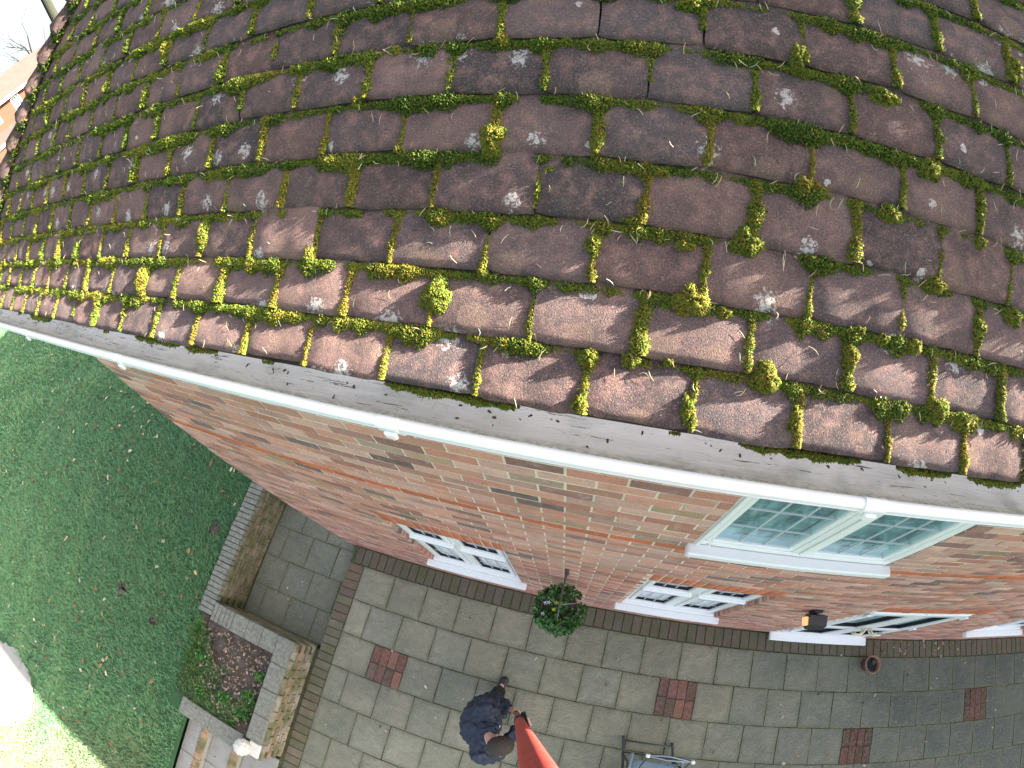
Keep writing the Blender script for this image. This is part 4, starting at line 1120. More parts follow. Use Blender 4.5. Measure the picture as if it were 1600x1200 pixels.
# ================================================================== LAWN DETAIL
def grass(n_, name, x0, x1, y0, y1, hmin, hmax, cols, test=None, z=LZ - .02):
    x = RNG.uniform(x0, x1, n_); y = RNG.uniform(y0, y1, n_)
    # clumped: keep by patchy noise
    pn = noise1(x * .9 + y * .35, 901, 2.3) * .5 + noise1(y * .8 - x * .3, 902, 2.1) * .5
    keep = RNG.random(n_) < .35 + .8 * pn
    if test is not None: keep &= test(x, y)
    P = np.c_[x, y, np.full(n_, z)]; keep &= in_frame(P, 40)
    x, y, pn = x[keep], y[keep], pn[keep]; n = len(x)
    D = cam_dist(np.c_[x, y, np.full(n, z)]); wd = np.clip(.0035 * D / 7, .003, .008)
    h = RNG.uniform(hmin, hmax, n) * (.6 + .9 * pn); a = RNG.uniform(0, 2 * math.pi, n); ln = RNG.uniform(.4, 1.6, n) * h
    V = np.empty((n, 4, 3)); sx, sy = -np.sin(a) * wd, np.cos(a) * wd
    V[:, 0] = np.c_[x - sx, y - sy, np.full(n, z)]; V[:, 1] = np.c_[x + sx, y + sy, np.full(n, z)]
    V[:, 2] = np.c_[x + np.cos(a) * ln * .55 + sx * .7, y + np.sin(a) * ln * .55 + sy * .7, z + h * .75]
    V[:, 3] = np.c_[x + np.cos(a) * ln, y + np.sin(a) * ln, z + h]
    F = (np.array([(0, 1, 2), (0, 2, 3)])[None] + (np.arange(n) * 4)[:, None, None]).reshape(-1, 3)
    t = np.clip(RNG.normal(.5, .25, n) + (pn - .5) * .9, 0, 1)[:, None]
    C = (np.array(cols[0]) * (1 - t) + np.array(cols[1]) * t) * RNG.uniform(.7, 1.3, (n, 1))
    dry = RNG.random(n) < .05; C[dry] = np.array((.30, .25, .13)) * RNG.uniform(.7, 1.2, (dry.sum(), 1))
    sun_straw = np.clip((-4.3 - y + (noise1(x, 911, 1.7) - .5) * 1.6) / 1.2, 0, 1)[:, None] * .6        # straw-coloured turf by the path, with a pale sunlit tone mixed in
    C = C * (1 - sun_straw) + np.array((.30, .27, .15)) * sun_straw
    return np_mesh(name, V.reshape(-1, 3), F, np.repeat(C, 4, 0))
def lawn_ok(x, y):
    on_path = (x < -7.6) & (x > -12.5) & (y < -4.45) & (y > -5.9) & (y > -5.3 - (-7.66 - x) * .81)
    return ~on_path & ((x < -4.60) | ((x < -4.30) & (y < -3.1)))
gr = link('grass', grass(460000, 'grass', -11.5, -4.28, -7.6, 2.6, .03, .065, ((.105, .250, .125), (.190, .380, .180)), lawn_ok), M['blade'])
tag(gr, 'short green grass blades covering the lawn', 'grass', kind='stuff')
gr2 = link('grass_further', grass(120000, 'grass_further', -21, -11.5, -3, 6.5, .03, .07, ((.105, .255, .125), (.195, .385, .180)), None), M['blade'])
gr2.parent = gr
def leaf_scatter(spots, name, size, cols):
    """spots: x,y,z ; each leaf a small curled five-point blade"""
    V, F, C = [], [], []
    for (x, y, z) in spots:
        L = RNG.uniform(*size); W = L * RNG.uniform(.45, .75); a = RNG.uniform(0, 6.28); cu = RNG.uniform(.1, .55) * L; tl = RNG.normal(0, .25)
        prof_ = [(-.5, 0), (-.2, .42), (.05, .34), (.25, .46), (.5, .05)]
        c = np.array(cols[int(RNG.integers(len(cols)))]) * RNG.uniform(.7, 1.2); b = len(V)
        for u, v_ in prof_:
            for sg in (-1, 0, 1):
                px, py = u * L, sg * v_ * W; pz = cu * abs(sg) * v_ + tl * px * .3 + .004 + RNG.uniform(0, .003)
                V.append((x + px * math.cos(a) - py * math.sin(a), y + px * math.sin(a) + py * math.cos(a), z + max(pz, .001))); C.append(c)
        for q in range(4):
            o_ = b + 3 * q; F += [(o_, o_ + 3, o_ + 4, o_ + 1), (o_ + 1, o_ + 4, o_ + 5, o_ + 2)]
    return np_mesh(name, np.array(V), np.array(F), np.array(C))
AUT = [(.52, .44, .30), (.46, .34, .20), (.36, .17, .08), (.56, .50, .38), (.30, .13, .07), (.60, .42, .20), (.22, .12, .08)]
sp = []
while len(sp) < 720:
    x, y = RNG.uniform(-16, -4.65), RNG.uniform(-7.4, 5)
    if lawn_ok(np.array(x), np.array(y)): sp.append((x, y, LZ + RNG.uniform(.0, .03)))
lf = link('fallen_leaves', leaf_scatter(sp, 'fallen_leaves', (.05, .105), AUT), M['leafcol']); tag(lf, 'pale and brown fallen leaves dotted over the lawn', 'leaves', kind='stuff')
sp = [(RNG.uniform(-4.5, -3.28), RNG.uniform(-2.8, -1.75), .41 + RNG.uniform(0, .03)) for _ in range(620)]
lb = link('leaf_litter', leaf_scatter(sp, 'leaf_litter', (.018, .05), [(.25, .18, .13), (.30, .22, .16), (.16, .12, .09), (.38, .30, .22)]), M['leafcol']); tag(lb, 'brown curled leaf litter lying on the soil bed', 'leaf litter', kind='stuff')
sp = [(4.0 + abs(RNG.normal(0, 1.0)), -abs(RNG.normal(.05, .07)) - .015, .0) for _ in range(34)] + [(RNG.uniform(2.6, 8.2), RNG.uniform(-2.6, -.2), .002) for _ in range(70)] + [(RNG.uniform(-2.6, 2.6), RNG.uniform(-2.4, -.25), .002) for _ in range(26)] + [(RNG.uniform(-4.3, -3.0), RNG.uniform(-1.3, 1.4), SUNK + .003) for _ in range(24)] + [(RNG.uniform(-4.2, -3.0), RNG.uniform(-4.2, -3.1), .30) for _ in range(12)]
lp = link('patio_leaves', leaf_scatter(sp, 'patio_leaves', (.02, .06), [(.40, .33, .27), (.50, .46, .40), (.26, .13, .09), (.36, .20, .13), (.08, .06, .05)]), M['leafcol']); tag(lp, 'small dead leaves lying on the patio slabs', 'leaves', kind='stuff')
# dark worm-cast holes / mole scrapes
for (x, y, r_) in ((-6.29, -2.05, .17), (-6.1, .95, .15), (-4.95, -.55, .14), (-5.4, -2.2, .10)):
    mb = MB(); mb.lathe([(0.001, .055), (r_ * .35, .05), (r_ * .7, .025), (r_, -.01)], 14, (x, y, LZ - .01))
    mb.v = [(a + random.gauss(0, .02), b + random.gauss(0, .02), c + random.gauss(0, .008)) for a, b, c in mb.v]
    o = mb.build('earth_patch', M['soil'], None, True); tag(o, {(-6.29): 'small dark earth scrape in the middle of the lawn', (-6.1): 'dark earth scrape on the lawn close to the house corner', (-4.95): 'bare earth patch on the lawn against the retaining wall coping', (-5.4): 'smallest bare earth patch in the lawn near the soil bed'}[x], 'earth patch', 'earth patches in the lawn')

def leaves_cloud(centres, radii, n_, size, cols, name, flat=.3):
    """small two-triangle leaves spread through ellipsoids"""
    c = np.array(centres); r = np.array(radii); k = RNG.integers(len(c), size=n_)
    d = RNG.normal(0, 1, (n_, 3)); d /= np.linalg.norm(d, axis=1)[:, None]
    P = c[k] + d * r[k] * (RNG.random((n_, 1)) ** .45)
    ax = RNG.normal(0, 1, (n_, 3)) + d * .8; ax /= np.linalg.norm(ax, axis=1)[:, None]
    sd_ = np.cross(ax, RNG.normal(0, 1, (n_, 3))); sd_ /= np.linalg.norm(sd_, axis=1)[:, None] + 1e-9
    L = RNG.uniform(*size, n_)[:, None]; nn = np.cross(ax, sd_)
    V = np.stack([P - ax * L * .5, P + sd_ * L * .28 + nn * L * .08, P + ax * L * .5, P - sd_ * L * .28 + nn * L * .08], 1)
    F = (np.array([(0, 1, 2), (0, 2, 3)])[None] + (np.arange(n_) * 4)[:, None, None]).reshape(-1, 3)
    C = np.array(cols)[RNG.integers(len(cols), size=n_)] * RNG.uniform(.6, 1.35, (n_, 1))
    return np_mesh(name, V.reshape(-1, 3), F, np.repeat(C, 4, 0))
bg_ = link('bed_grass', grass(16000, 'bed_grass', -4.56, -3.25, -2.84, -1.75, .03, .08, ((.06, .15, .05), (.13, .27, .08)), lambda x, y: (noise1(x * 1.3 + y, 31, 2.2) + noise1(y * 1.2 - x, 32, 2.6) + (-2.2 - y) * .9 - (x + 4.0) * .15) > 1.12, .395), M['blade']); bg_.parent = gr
# green weeds in the bed
for k, (x, y, r_, lab) in enumerate(((-3.42, -2.62, .11, 'bright leafy weed in the soil bed corner by the finial'), (-3.40, -2.35, .10, 'small green weed in the bed against the patio wall'), (-3.75, -2.55, .12, 'low green weed in the middle of the soil bed'), (-3.33, -2.05, .08, 'tiny weed in the bed under the patio wall coping'), (-4.1, -2.66, .12, 'green weed in the bed beside the step wall'), (-4.35, -2.2, .12, 'green weed at the lawn side of the soil bed'))):
    w_ = empty('weed_plant', (x, y, .40)); tag(w_, lab, 'weed', 'weeds in the soil bed')
    link('leaves', leaves_cloud([(0, 0, .03)], [(r_ * 1.15, r_ * .8, .05)], 210, (.03, .065), [(.07, .20, .05), (.10, .26, .06), (.05, .14, .04)], 'leaves'), M['leafcol'], w_)
    mb = MB()
    for q in range(6):
        t = q * 1.05; mb.tube([(0, 0, -.03), (r_ * .3 * math.cos(t), r_ * .3 * math.sin(t), .03), (r_ * .7 * math.cos(t), r_ * .7 * math.sin(t), .04)], .003, 5)
    mb.build('stem', M['leafcol'] if False else M['grass'], w_)

# ================================================================== HANGING BASKET
hb = empty('hanging_basket', (-.085, -.262, 1.82)); hb.scale = (.80, .80, .80); tag(hb, 'leafy hanging basket on an iron bracket beside the left lower window', 'hanging basket')
mb = MB(); mb.lathe([(.01, -.15), (.10, -.125), (.165, -.06), (.185, .0), (.178, .0), (.15, -.05), (.02, -.09)], 22); mb.build('bowl', M['iron'], hb, True)
soil_ = MB(); soil_.lathe([(.001, -.015), (.10, -.012), (.175, -.02)], 18); soil_.build('compost', M['soil'], hb)
cl = [(random.uniform(-.17, .17), random.uniform(-.17, .17), random.uniform(-.05, .10)) for _ in range(40)] + [(.23 * math.cos(t), .23 * math.sin(t), random.uniform(-.12, .02)) for t in np.linspace(0, 6.28, 22)]
cl = [c for c in cl if not (c[0] > .04 and c[1] > -.02 and c[2] > 0)]
link('foliage', leaves_cloud(cl, [(.055, .055, .05)] * len(cl), 3600, (.025, .052), [(.045, .135, .035), (.08, .20, .05), (.03, .09, .025), (.12, .26, .07), (.06, .16, .06)], 'foliage'), M['leafcol'], hb)
for (fx, fy, fz, c_) in ((-.02, .05, .13, (.80, .62, .03)), (-.05, .045, .12, (.78, .60, .04)), (-.05, -.03, .13, (.80, .66, .03)), (-.145, .02, .12, (.75, .76, .85)), (-.115, .03, .13, (.78, .78, .86)), (-.15, -.09, .10, (.74, .74, .86)), (-.25, -.03, -.02, (.75, .76, .85)), (.13, -.15, .06, (.72, .66, .42))):
    mb = MB(); mb.col = c_
    for q in range(5):
        t = q * 1.257; u = t + .5; mb.add([(0, 0, 0), (.022 * math.cos(t), .022 * math.sin(t), .006), (.016 * math.cos(u), .016 * math.sin(u), .009)], [(0, 1, 2)])
    o = link('flower', mb.mesh('flower', False, True), M['leafcol'], hb); o.location = (fx, fy, fz); o.rotation_euler = (random.gauss(.2, .2), random.gauss(0, .3), 0)
for t in (.55, 2.6, 4.75):
    mb = MB(); n_ = 12; top = Vector((0.0, 0, .46)); bot = Vector((.175 * math.cos(t), .175 * math.sin(t), 0))
    for q in range(n_):
        p0 = top.lerp(bot, q / n_); p1 = top.lerp(bot, (q + .8) / n_); mb.tube([p0, p1], .0042 if q % 2 else .0028, 6)
    mb.build('chain', M['chain'], hb)
br = MB()
br.tube([(.0, .325, .50), (.0, .0, .52), (.0, -.03, .50), (0, -.02, .46)], .009, 8); br.cbox(-.02, .02, .315, .3265, .25, .56, .003); br.tube([(0, .320, .28), (0, .16, .42), (0, .06, .50)], .007, 8)
br.build('bracket', M['iron'], hb)

# ================================================================== WALL LAMP, POT
wl = empty('wall_lamp', (2.01, 0, 2.0)); wl.scale = (.78, .78, .78); tag(wl, 'black wall lamp with a warm amber lens beside the patio doors', 'lamp')
MB().cbox(-.05, .05, -.030, -.001, -.08, .08, .006).build('wall_plate', M['black'], wl)
bd = MB(); bd.prism_x([(-.035, -.02), (-.06, .075), (-.165, .06), (-.20, -.045), (-.16, -.09), (-.07, -.08)], -.10, .105); bd.build('housing', M['black'], wl)
MB().cbox(-.135, -.102, -.165, -.075, -.055, .035, .006).build('lens', M['lamp'], wl)
MB().tube([(0, -.02, .0), (0, -.06, .0)], .022, 10).build('arm', M['black'], wl)

pt = empty('plant_pot', (3.90, -.34, .0)); tag(pt, 'small empty terracotta pot holding water on the patio by the doors', 'pot')
mb = MB(); mb.lathe([(.001, .0), (.075, .0), (.098, .135), (.112, .135), (.116, .175), (.102, .175), (.094, .135), (.07, .03), (.001, .03)], 24); mb.build('shell', M['terracotta'], pt, True)
mb = MB(); mb.lathe([(.001, .125), (.091, .125)], 20); mb.build('water', M['water'], pt)
mb = MB(); mb.lathe([(.001, .15), (.028, .145), (.034, .11)], 9, (.035, .03, 0)); mb.build('stone', M['soil'], pt)

# ================================================================== GARDEN CHAIR
ch = empty('garden_chair', (1.2, -1.9, 0)); tag(ch, 'folding garden recliner with blue grey sling and dark tubular frame', 'chair')
def CT(pts, r_, nm, mt): 
    mb = MB(); mb.tube([(x - 1.2, y + 1.9, z) for x, y, z in pts], r_, 10); return mb.build(nm, mt, ch, True)
for x in (.915, 1.485):
    CT([(x, -1.43, .015), (x + .008, -1.46, .018), (x + .04, -1.75, .20), (x + .06, -2.10, .42), (x + .06, -2.5, .60)], .016, 'side_rail', M['chairtube'])
    CT([(x + .05, -1.95, .33), (x + .05, -2.3, .015)], .014, 'rear_leg', M['chairtube'])
    CT([(x + .02, -1.62, .10), (x + .02, -1.62, .56), (x + .03, -2.0, .60)], .013, 'armrest', M['chairtube'])
CT([(.93, -1.475, .035), (1.49, -1.475, .035)], .010, 'front_crossbar', M['chairtube'])
CT([(.95, -1.60, .10), (1.51, -1.60, .10)], .010, 'crossbar', M['chairtube'])
for x in (.985, 1.53): CT([(x, -1.535, .42), (x + .0, -1.9, .40), (x, -2.35, .55)], .018, 'seat_rail', M['bluetube'])
V = []; F = []; n = 12
for j in range(n):
    t = j / (n - 1); y = -1.60 - .75 * t; z = .425 - .05 * math.sin(math.pi * min(1, t * 1.3)) + (.10 * max(0, t - .5))
    for i in range(7):
        u = i / 6; V.append((1.0 + .515 * u - 1.2, y + 1.9, z - .02 * math.sin(math.pi * u)))
for j in range(n - 1):
    for i in range(6): F.append((j * 7 + i, j * 7 + i + 1, j * 7 + 8 + i, j * 7 + 7 + i))
sb = MB(); sb.add(V, F); sl = sb.build('sling', M['sling'], ch, True, fixn=False)
md = sl.modifiers.new('solid', 'SOLIDIFY'); md.thickness = .006
hd = MB(); pts = [(1.105, -1.496, .66), (1.25, -1.480, .665), (1.36, -1.482, .665), (1.56, -1.508, .66)]
CT(pts, .0075, 'headrest_bar', M['bluetube'])
CT([(1.105, -1.500, .655), (1.3, -1.522, .65), (1.56, -1.513, .655)], .0075, 'headrest_bar', M['bluetube'])
V = []; 
for k in range(9):
    t = k / 8; x = 1.13 + .41 * t; V += [(x - 1.2, -1.486 - .01 * t + .010 * math.sin(math.pi * t) + 1.9, .664), (x - 1.2, -1.505 - .016 * math.sin(math.pi * t) + 1.9, .654)]
hb2 = MB(); hb2.add(V, [(2 * k, 2 * k + 1, 2 * k + 3, 2 * k + 2) for k in range(8)]); q = hb2.build('headrest_fabric', M['maroon'], ch, fixn=False); q.modifiers.new('solid', 'SOLIDIFY').thickness = .008
for x, y in ((1.098, -1.498), (1.568, -1.510)): MB().cbox(x - 1.2 - .02, x - 1.2 + .02, y + 1.9 - .02, y + 1.9 + .02, .640, .682, .008).build('end_cap', M['cap'], ch)
for x in (1.11, 1.555): CT([(x, -1.505, .65), (x - .02, -1.66, .45), (x - .02, -1.75, .40)], .008, 'headrest_stay', M['chairtube'])

# ================================================================== PERSON AND POLE
def hull(bm, spheres, seg=2):
    """convex hull of spheres (centre, radius or per-axis radii)"""
    t = bmesh.new()
    for c, r in spheres:
        q = bmesh.new(); bmesh.ops.create_icosphere(q, subdivisions=seg, radius=1)
        rr = r if isinstance(r, (tuple, list)) else (r, r, r)
        for v in q.verts: t.verts.new((c[0] + v.co.x * rr[0], c[1] + v.co.y * rr[1], c[2] + v.co.z * rr[2]))
        q.free()
    res = bmesh.ops.convex_hull(t, input=t.verts[:])
    bmesh.ops.delete(t, geom=[g_ for g_ in res['geom_interior'] if isinstance(g_, bmesh.types.BMVert)], context='VERTS')
    m_ = bpy.data.meshes.new('tmp'); t.to_mesh(m_); t.free(); bm.from_mesh(m_); bpy.data.meshes.remove(m_)
def chain(bm, pts, seg=2):
    for a_, b_ in zip(pts[:-1], pts[1:]): hull(bm, [a_, b_], seg)
def fuse(bm, name, mat, voxel, smooth=4, parent=None, loc=(0, 0, 0), wob=None):
    me = bpy.data.meshes.new(name + '_src'); bm.to_mesh(me); bm.free()
    o = bpy.data.objects.new(name + '_src', me); COL.objects.link(o)
    r_ = o.modifiers.new('r', 'REMESH'); r_.mode = 'VOXEL'; r_.voxel_size = voxel
    s_ = o.modifiers.new('s', 'SMOOTH'); s_.factor = .5; s_.iterations = smooth
    dg = bpy.context.evaluated_depsgraph_get(); new = bpy.data.meshes.new_from_object(o.evaluated_get(dg)); new.name = name
    bpy.data.objects.remove(o); bpy.data.meshes.remove(me)
    if wob:
        co = np.empty(len(new.vertices) * 3, np.float32); new.vertices.foreach_get('co', co); co = co.reshape(-1, 3)
        nn = np.empty(len(new.vertices) * 3, np.float32); new.vertices.foreach_get('normal', nn); nn = nn.reshape(-1, 3)
        d = sum(a_ * np.sin(co @ np.array(k_) + p_) for a_, k_, p_ in wob)
        new.vertices.foreach_set('co', (co + nn * d[:, None]).astype(np.float32).ravel())
    new.transform(Matrix.Translation(-Vector(loc))); new.update()
    new.polygons.foreach_set('use_smooth', [True] * len(new.polygons))
    ob = link(name, new, mat, parent)
    if parent is None: ob.location = loc
    return ob
ROOT = (-.55, -1.38, 0.0)
HA, HB = Vector((-.25, -1.24, 1.25)), Vector((.006, -.732, 5.093)); PD = (HB - HA).normalized()
def onpole(z): return HA + PD * ((z - HA.z) / PD.z)
hc = Vector((-.285, -1.480, 1.645)); Hm = Euler((0, math.radians(32), math.radians(22)), 'XYZ').to_matrix()
def hl(x, y, z): return tuple(hc + Hm @ Vector((x, y, z)))
b = bmesh.new()
# head: cranium, jaw, nose, ears, brows, neck
hull(b, [(hl(-.012, 0, .035), .083), (hl(.012, 0, .03), .080)], 3); hull(b, [(hl(.02, 0, -.02), .070), (hl(.055, 0, -.085), .032)], 3)
hull(b, [(hl(.088, 0, .0), .012), (hl(.108, 0, -.035), .015)]); 
for s in (1, -1):
    hull(b, [(hl(-.005, s * .080, .005), (.010, .012, .018)), (hl(-.01, s * .086, -.020), .008), (hl(-.018, s * .092, .012), .010)])
    hull(b, [(hl(.072, s * .030, .012), .013), (hl(.080, s * .018, .014), .010)]); hull(b, [(hl(.070, s * .032, -.008), .012), (hl(.07, s * .03, -.010), .011)])
hull(b, [(hl(.078, .02, -.066), .010), (hl(.078, -.02, -.066), .010)])
neck = (-.41, -1.447, 1.475)
chain(b, [(neck, .066), (hl(-.025, 0, -.05), .062)])
PEL, WST, CHS = (-.60, -1.40, .93), (-.575, -1.405, 1.08), (-.52, -1.425, 1.30)
hull(b, [(PEL, (.13, .16, .10)), (WST, (.12, .15, .08))]); hull(b, [(WST, (.12, .15, .08)), (CHS, (.125, .17, .12))]); hull(b, [(CHS, (.125, .17, .12)), (neck, .07)])
LS, LE, LW = (-.50, -1.245, 1.400), (-.475, -1.205, 1.13), (-.325, -1.225, 1.230)
RS, RE, RW = (-.44, -1.655, 1.405), (-.33, -1.665, 1.13), (-.215, -1.415, 1.19)
for S_, E_, W_ in ((LS, LE, LW), (RS, RE, RW)): chain(b, [(CHS, .09), (S_, .062), (E_, .043), (W_, .028)])
LK, LA, RK, RA = (-.55, -1.25, .50), (-.575, -1.23, .09), (-.56, -1.53, .50), (-.60, -1.54, .09)
chain(b, [((-.60, -1.31, .90), .088), (LK, .057), (LA, .040), ((-.555, -1.13, .04), .034)]); chain(b, [((-.60, -1.49, .90), .088), (RK, .057), (RA, .040), ((-.50, -1.50, .04), .034)])
# left hand closed round the pole
def pv(ang, rad, z): q = onpole(z); return (q.x + rad * math.cos(ang), q.y + rad * math.sin(ang), z)
GR = .022
hull(b, [(LW, .026), (pv(2.75, GR + .016, 1.236), .013), (pv(2.75, GR + .016, 1.30), .013), (pv(2.2, GR + .014, 1.30), .011), (pv(2.2, GR + .014, 1.236), .011)])
for k, (zf, rf_) in enumerate(((1.236, .0080), (1.256, .0090), (1.277, .0094), (1.298, .0090))):
    chain(b, [(pv(2.1, GR + .012, zf), rf_ + .001), (pv(1.2, GR + .009, zf + .003), rf_), (pv(.25, GR + .008, zf + .004), rf_ - .0004), (pv(-.75 - .1 * (k % 2), GR + .007, zf + .003), rf_ - .001)])
chain(b, [(pv(3.3, GR + .016, 1.285), .013), (pv(-2.25, GR + .011, 1.306), .0105), (pv(-1.2, GR + .009, 1.318), .0092)])
# right hand under a phone
PH = Vector((-.155, -1.300, 1.235)); Pm = Euler((math.radians(-10), math.radians(-38), math.radians(40)), 'XYZ').to_matrix()
def ph(x, y, z): return tuple(PH + Pm @ Vector((x, y, z)))
hull(b, [(RW, .026), (ph(-.02, -.055, -.022), .014), (ph(.03, -.045, -.022), .012), (ph(-.03, -.01, -.022), .012), (ph(.025, .0, -.022), .011)])
for k, yy in enumerate((-.045, -.024, -.003, .018)):
    chain(b, [(ph(.02, yy, -.020), .0092), (ph(.043, yy + .006, -.010), .0088), (ph(.045, yy + .008, .008), .008)])
chain(b, [(ph(-.025, -.05, -.02), .012), (ph(-.045, -.03, -.003), .0105), (ph(-.036, .0, .012), .0092)])
person = fuse(b, 'person', M['skin'], .0062, 3, None, ROOT)
tag(person, 'person in a navy jacket on the patio, gripping a red pole and holding a phone', 'person')
WOB = [(.0075, (30, 18, 44), 0), (.0060, (-42, 36, 28), 1), (.0045, (25, -66, 60), 2), (.0036, (90, 38, -52), .5), (.0026, (-70, 110, 66), 3)]
b = bmesh.new()
hull(b, [((-.60, -1.40, .84), (.155, .185, .06)), ((-.58, -1.405, 1.06), (.155, .19, .10))], 3); hull(b, [((-.58, -1.405, 1.06), (.155, .19, .10)), ((-.525, -1.425, 1.30), (.180, .225, .125))], 3)
hull(b, [((-.525, -1.425, 1.30), (.180, .225, .125)), ((-.425, -1.445, 1.452), (.082, .085, .03))], 3)
for S_, E_, W_ in ((LS, LE, LW), (RS, RE, RW)):
    e2 = Vector(E_).lerp(Vector(W_), .97); chain(b, [((-.50, -1.425, 1.33), .13), (S_, .100), (E_, .082), (tuple(e2), .050)], 3)
hull(b, [((-.455, -1.44, 1.475), (.088, .092, .03)), ((-.42, -1.447, 1.53), (.086, .090, .014))], 3); hull(b, [((-.42, -1.447, 1.53), (.086, .090, .014)), ((-.395, -1.452, 1.555), (.080, .086, .012))], 3); hull(b, [((-.50, -1.43, 1.36), (.16, .17, .08)), ((-.44, -1.44, 1.47), (.10, .11, .04))], 3)
fuse(b, 'jacket', M['navy'], .010, 5, person, ROOT, WOB)
b = bmesh.new()
hull(b, [((-.60, -1.40, .94), (.14, .17, .07)), ((-.60, -1.40, .86), (.14, .17, .06))])
chain(b, [((-.60, -1.31, .88), .100), (LK, .074), ((-.570, -1.220, .07), .066)]); chain(b, [((-.60, -1.49, .88), .100), (RK, .074), ((-.60, -1.54, .07), .066)])
fuse(b, 'trousers', M['trouser'], .010, 4, person, ROOT, WOB)
for (hx, hy, tx, ty) in ((-.585, -1.255, -.545, -1.085), (-.62, -1.545, -.455, -1.49)):
    b = bmesh.new(); hull(b, [((hx, hy, .045), (.042, .042, .045)), ((tx, ty, .035), (.045, .045, .036))], 3); hull(b, [((hx, hy, .08), .045), ((hx * .6 + tx * .4, hy * .6 + ty * .4, .065), .045)], 3)
    hull(b, [((hx, hy, .012), (.046, .046, .012)), ((tx, ty, .012), (.050, .050, .012))], 3)
    fuse(b, 'shoe', M['shoe'], .007, 3, person, ROOT)
b = bmesh.new(); hull(b, [(hl(-.020, 0, .045), (.086, .086, .086)), (hl(.018, 0, .052), (.074, .080, .076))], 3); hull(b, [(hl(-.040, 0, .0), (.070, .078, .07)), (hl(-.035, 0, .045), .082)], 3); hull(b, [(hl(-.055, 0, -.035), (.045, .060, .03)), (hl(-.045, 0, .0), .07)], 3)
fuse(b, 'hair', M['hair'], .006, 2, person, ROOT, [(.0016, (210, 130, 90), 0), (.0014, (-160, 250, 120), 1)])
ph_ = MB().cbox(-.037, .037, -.075, .075, -.0045, .0045, .004).build('phone', M['black']); ph_.matrix_world = Matrix.Translation(PH + Pm @ Vector((0, 0.015, -.004))) @ Pm.to_4x4(); tag(ph_, 'black phone held in the hand of the person beside the pole', 'phone')
bt = MB(); bt.lathe([(.001, .006), (.009, .005), (.012, .0)], 14); o = bt.build('badge', M['cap'], person, True); o.location = (-.355 + .55, -1.375 + 1.38, 1.405); o.rotation_euler = (0, .5, 0)

pole = empty('camera_pole', onpole(.95)); tag(pole, 'long red telescopic pole rising from the person towards the roof', 'pole')
def PT(z0, z1, r0, r1, nm, mt, n_=16):
    P0 = onpole(.95); k = 10; mb = MB(); mb.tube([tuple(onpole(z0 + (z1 - z0) * i / k) - P0) for i in range(k + 1)], [r0 + (r1 - r0) * i / k for i in range(k + 1)], n_); return mb.build(nm, mt, pole, True)
M['polegrey'] = plain('pole_lower_tube', (.17, .105, .085), .5, 30, .2); M['rubber'] = plain('pole_rubber', (.03, .03, .032), .7, 40, .2)
PT(.95, 1.75, .0215, .0215, 'grip', M['rubber']); PT(1.75, 3.40, .0215, .0212, 'lower_tube', M['polegrey']); PT(3.38, 3.50, .0255, .0255, 'clamp', M['rubber']); PT(3.50, 5.52, .0210, .0205, 'upper_tube', M['pole'], 24)

# ================================================================== BACKGROUND: TREES AND THE NEIGHBOURING HOUSE
def grow(mb, p, d, L, r, depth, rnd):
    n_ = 4; pts = [p]; rs = [r]; q = p; dd = d
    for i in range(n_):
        dd = (dd + Vector((rnd.gauss(0, .13), rnd.gauss(0, .13), rnd.gauss(.03, .09)))).normalized(); q = q + dd * (L / n_); pts.append(q); rs.append(r * (1 - .42 * (i + 1) / n_))
    mb.tube(pts, rs, 7 if depth > 3 else 5, False)
    if depth == 0: return
    for k in range(rnd.choice((2, 3, 3)) if depth > 1 else 3):
        j = rnd.choice((2, 3, 4)); ax = Vector((rnd.gauss(0, 1), rnd.gauss(0, 1), rnd.gauss(.25, .5))).normalized()
        nd_ = (dd + ax * rnd.uniform(.55, 1.0)).normalized(); grow(mb, pts[j], nd_, L * rnd.uniform(.58, .8), rs[j] * rnd.uniform(.5, .72), depth - 1, rnd)
def bare_tree(loc, h, r, seed, label, lean=(0, 0)):
    t = empty('bare_tree', loc); tag(t, label, 'tree', 'bare trees beyond the roof'); rnd = random.Random(seed)
    mb = MB(); mb.tube([(0, 0, -.2), (lean[0] * .3, lean[1] * .3, h * .3), (lean[0], lean[1], h * .5)], [r * 1.25, r, r * .86], 12, False); mb.build('trunk', M['bark'], t, True, fixn=False)
    mb = MB(); top = Vector((lean[0], lean[1], h * .5))
    for k in range(4): grow(mb, top - Vector((0, 0, rnd.uniform(0, h * .12))), Vector((rnd.gauss(0, .7), rnd.gauss(0, .7), .75)).normalized(), h * .24, r * .62, 5, rnd)
    mb.build('branches', M['bark'], t, True, fixn=False); return t
def at_bearing(az, dist, z=LZ): return (CAM_LOC[0] + dist * math.cos(math.radians(az)), CAM_LOC[1] + dist * math.sin(math.radians(az)), z)
bare_tree(at_bearing(150.9, 40), 26, .34, 5, 'thick bare tree trunk standing just beyond the hip of the roof')
bare_tree(at_bearing(154.5, 72), 17, .20, 8, 'slender bare tree with drooping branches above the far roof')
bare_tree(at_bearing(160, 85), 20, .22, 12, 'distant bare tree at the edge of the picture over the far house')
FC = [(.20, .26, .09), (.27, .30, .12), (.15, .22, .08), (.32, .31, .14)]
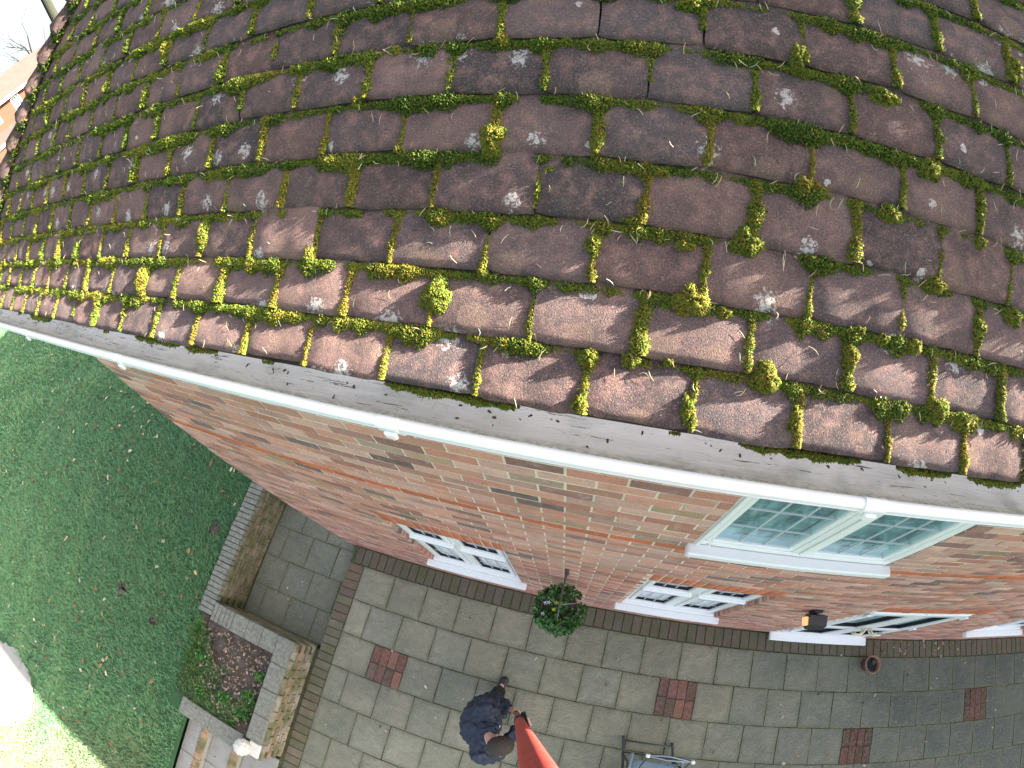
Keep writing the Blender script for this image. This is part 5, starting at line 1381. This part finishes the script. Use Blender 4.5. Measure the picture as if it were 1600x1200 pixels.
for k, (az, ds, hz, rr, lab) in enumerate(((155.5, 78, 6.5, 3.2, 'pale green bushy tree behind the ridge of the far house'), (152.0, 80, 7.0, 3.6, 'light green tree crown behind the far house close to the roof hip'), (160.5, 82, 6.0, 3.0, 'olive green tree behind the dark part of the far roof'))):
    x, y, z = at_bearing(az, ds); t = empty('leafy_tree', (x, y, z)); tag(t, lab, 'tree', 'leafy trees behind the far house'); rnd = random.Random(70 + k)
    cl = [(rnd.gauss(0, rr * .55), rnd.gauss(0, rr * .55), hz + rnd.gauss(0, rr * .4)) for _ in range(26)]
    link('crown', leaves_cloud(cl, [(rr * .34,) * 3] * 26, 5200, (.18, .42), FC, 'crown'), M['leafcol'], t)
    mb = MB(); mb.tube([(0, 0, -.2), (.1, 0, hz * .5), (0, .1, hz)], [.24, .18, .06], 8); 
    for c in cl[:8]: mb.tube([(0, 0, hz * .55), (c[0] * .5, c[1] * .5, (hz * .6 + c[2]) / 2), c], [.10, .06, .02], 5)
    mb.build('trunk', M['bark'], t, True)
fx, fy, _ = at_bearing(157.5, 60); rz = math.atan2(.924, .383)
fh = empty('neighbour_house', (fx, fy, LZ), rz); tag(fh, 'distant sunlit red brick house with white window beyond the roof hip', 'house')
# local frame: +x to the right as seen from here, +y away from the viewer
e = 6.75
MB().box(-13, 9.0, 0, 7, 0, e).build('wall', M['farbrick'], fh)
mb = MB(); mb.prism_x([(-.5, e - .15), (3.5, e + 2.3), (7.5, e - .15)], -13.4, 9.4); rfh = mb.build('roof', M['farroof'], fh)
MB().box(-13.4, 9.4, -.62, -.505, e - .42, e - .12).build('fascia', M['upvc'], fh)
MB().box(-3.0, -2.45, 3.2, 3.7, e + 1.6, e + 3.3).build('chimney', M['farbrick'], rfh)
mb = MB(); V = [(-8.5, -2.6, e - .12), (-3.6, -2.6, e - .12), (-6.05, -2.6, e + 1.7), (-8.5, 3, e - .12), (-3.6, 3, e - .12), (-6.05, 3, e + 1.7)]
mb.add(V, [(0, 1, 2), (0, 2, 5, 3), (1, 4, 5, 2), (3, 5, 4), (0, 3, 4, 1)]); mb.build('cross_gable', M['farroof'], fh)
mb = MB(); mb.prism_x([(-3.2, 3.05), (-.005, 4.05), (-.005, 3.75), (-3.2, 2.8)], -9, 6); mb.build('porch_roof', M['farroof'], fh)
MB().box(-9.1, 6.1, -3.32, -3.205, 2.75, 3.05).build('porch_fascia', M['upvc'], fh)
MB().box(-9, 6, -3.0, -.02, 0, 2.795).build('porch_wall', M['farbrick'], fh)
for wx in (-6.4, -3.2, -.45, 3.2):
    wn = MB().box(wx - .50, wx + .50, -.06, -.004, e - 2.0, e - .55).build('window', M['upvc'], fh)
    for i in range(3):
        for j in range(4): MB().box(wx - .42 + .29 * i, wx - .42 + .29 * i + .24, -.075, -.0605, e - 1.92 + .335 * j, e - 1.92 + .335 * j + .27).build('pane', M['darkglass'], wn)

# ------------------------------------------------------------------ crumbs of moss, bark and leaf in the gutter and along the tile edge
sp = []
for _ in range(120):
    x = RNG.uniform(-2.7, 1.6); t = RNG.random()
    y, z = (-.232 + RNG.normal(0, .006), 4.992) if t < .62 else (RNG.uniform(-.28, -.225), 4.988)
    sp.append((x, y, z))
cr = link('gutter_debris', leaf_scatter(sp, 'gutter_debris', (.003, .011), [(.035, .028, .020), (.06, .045, .03), (.16, .09, .06), (.05, .06, .02), (.10, .07, .05)]), M['leafcol']); tag(cr, 'dark crumbs of moss and leaf lying in the white gutter', 'debris', kind='stuff')
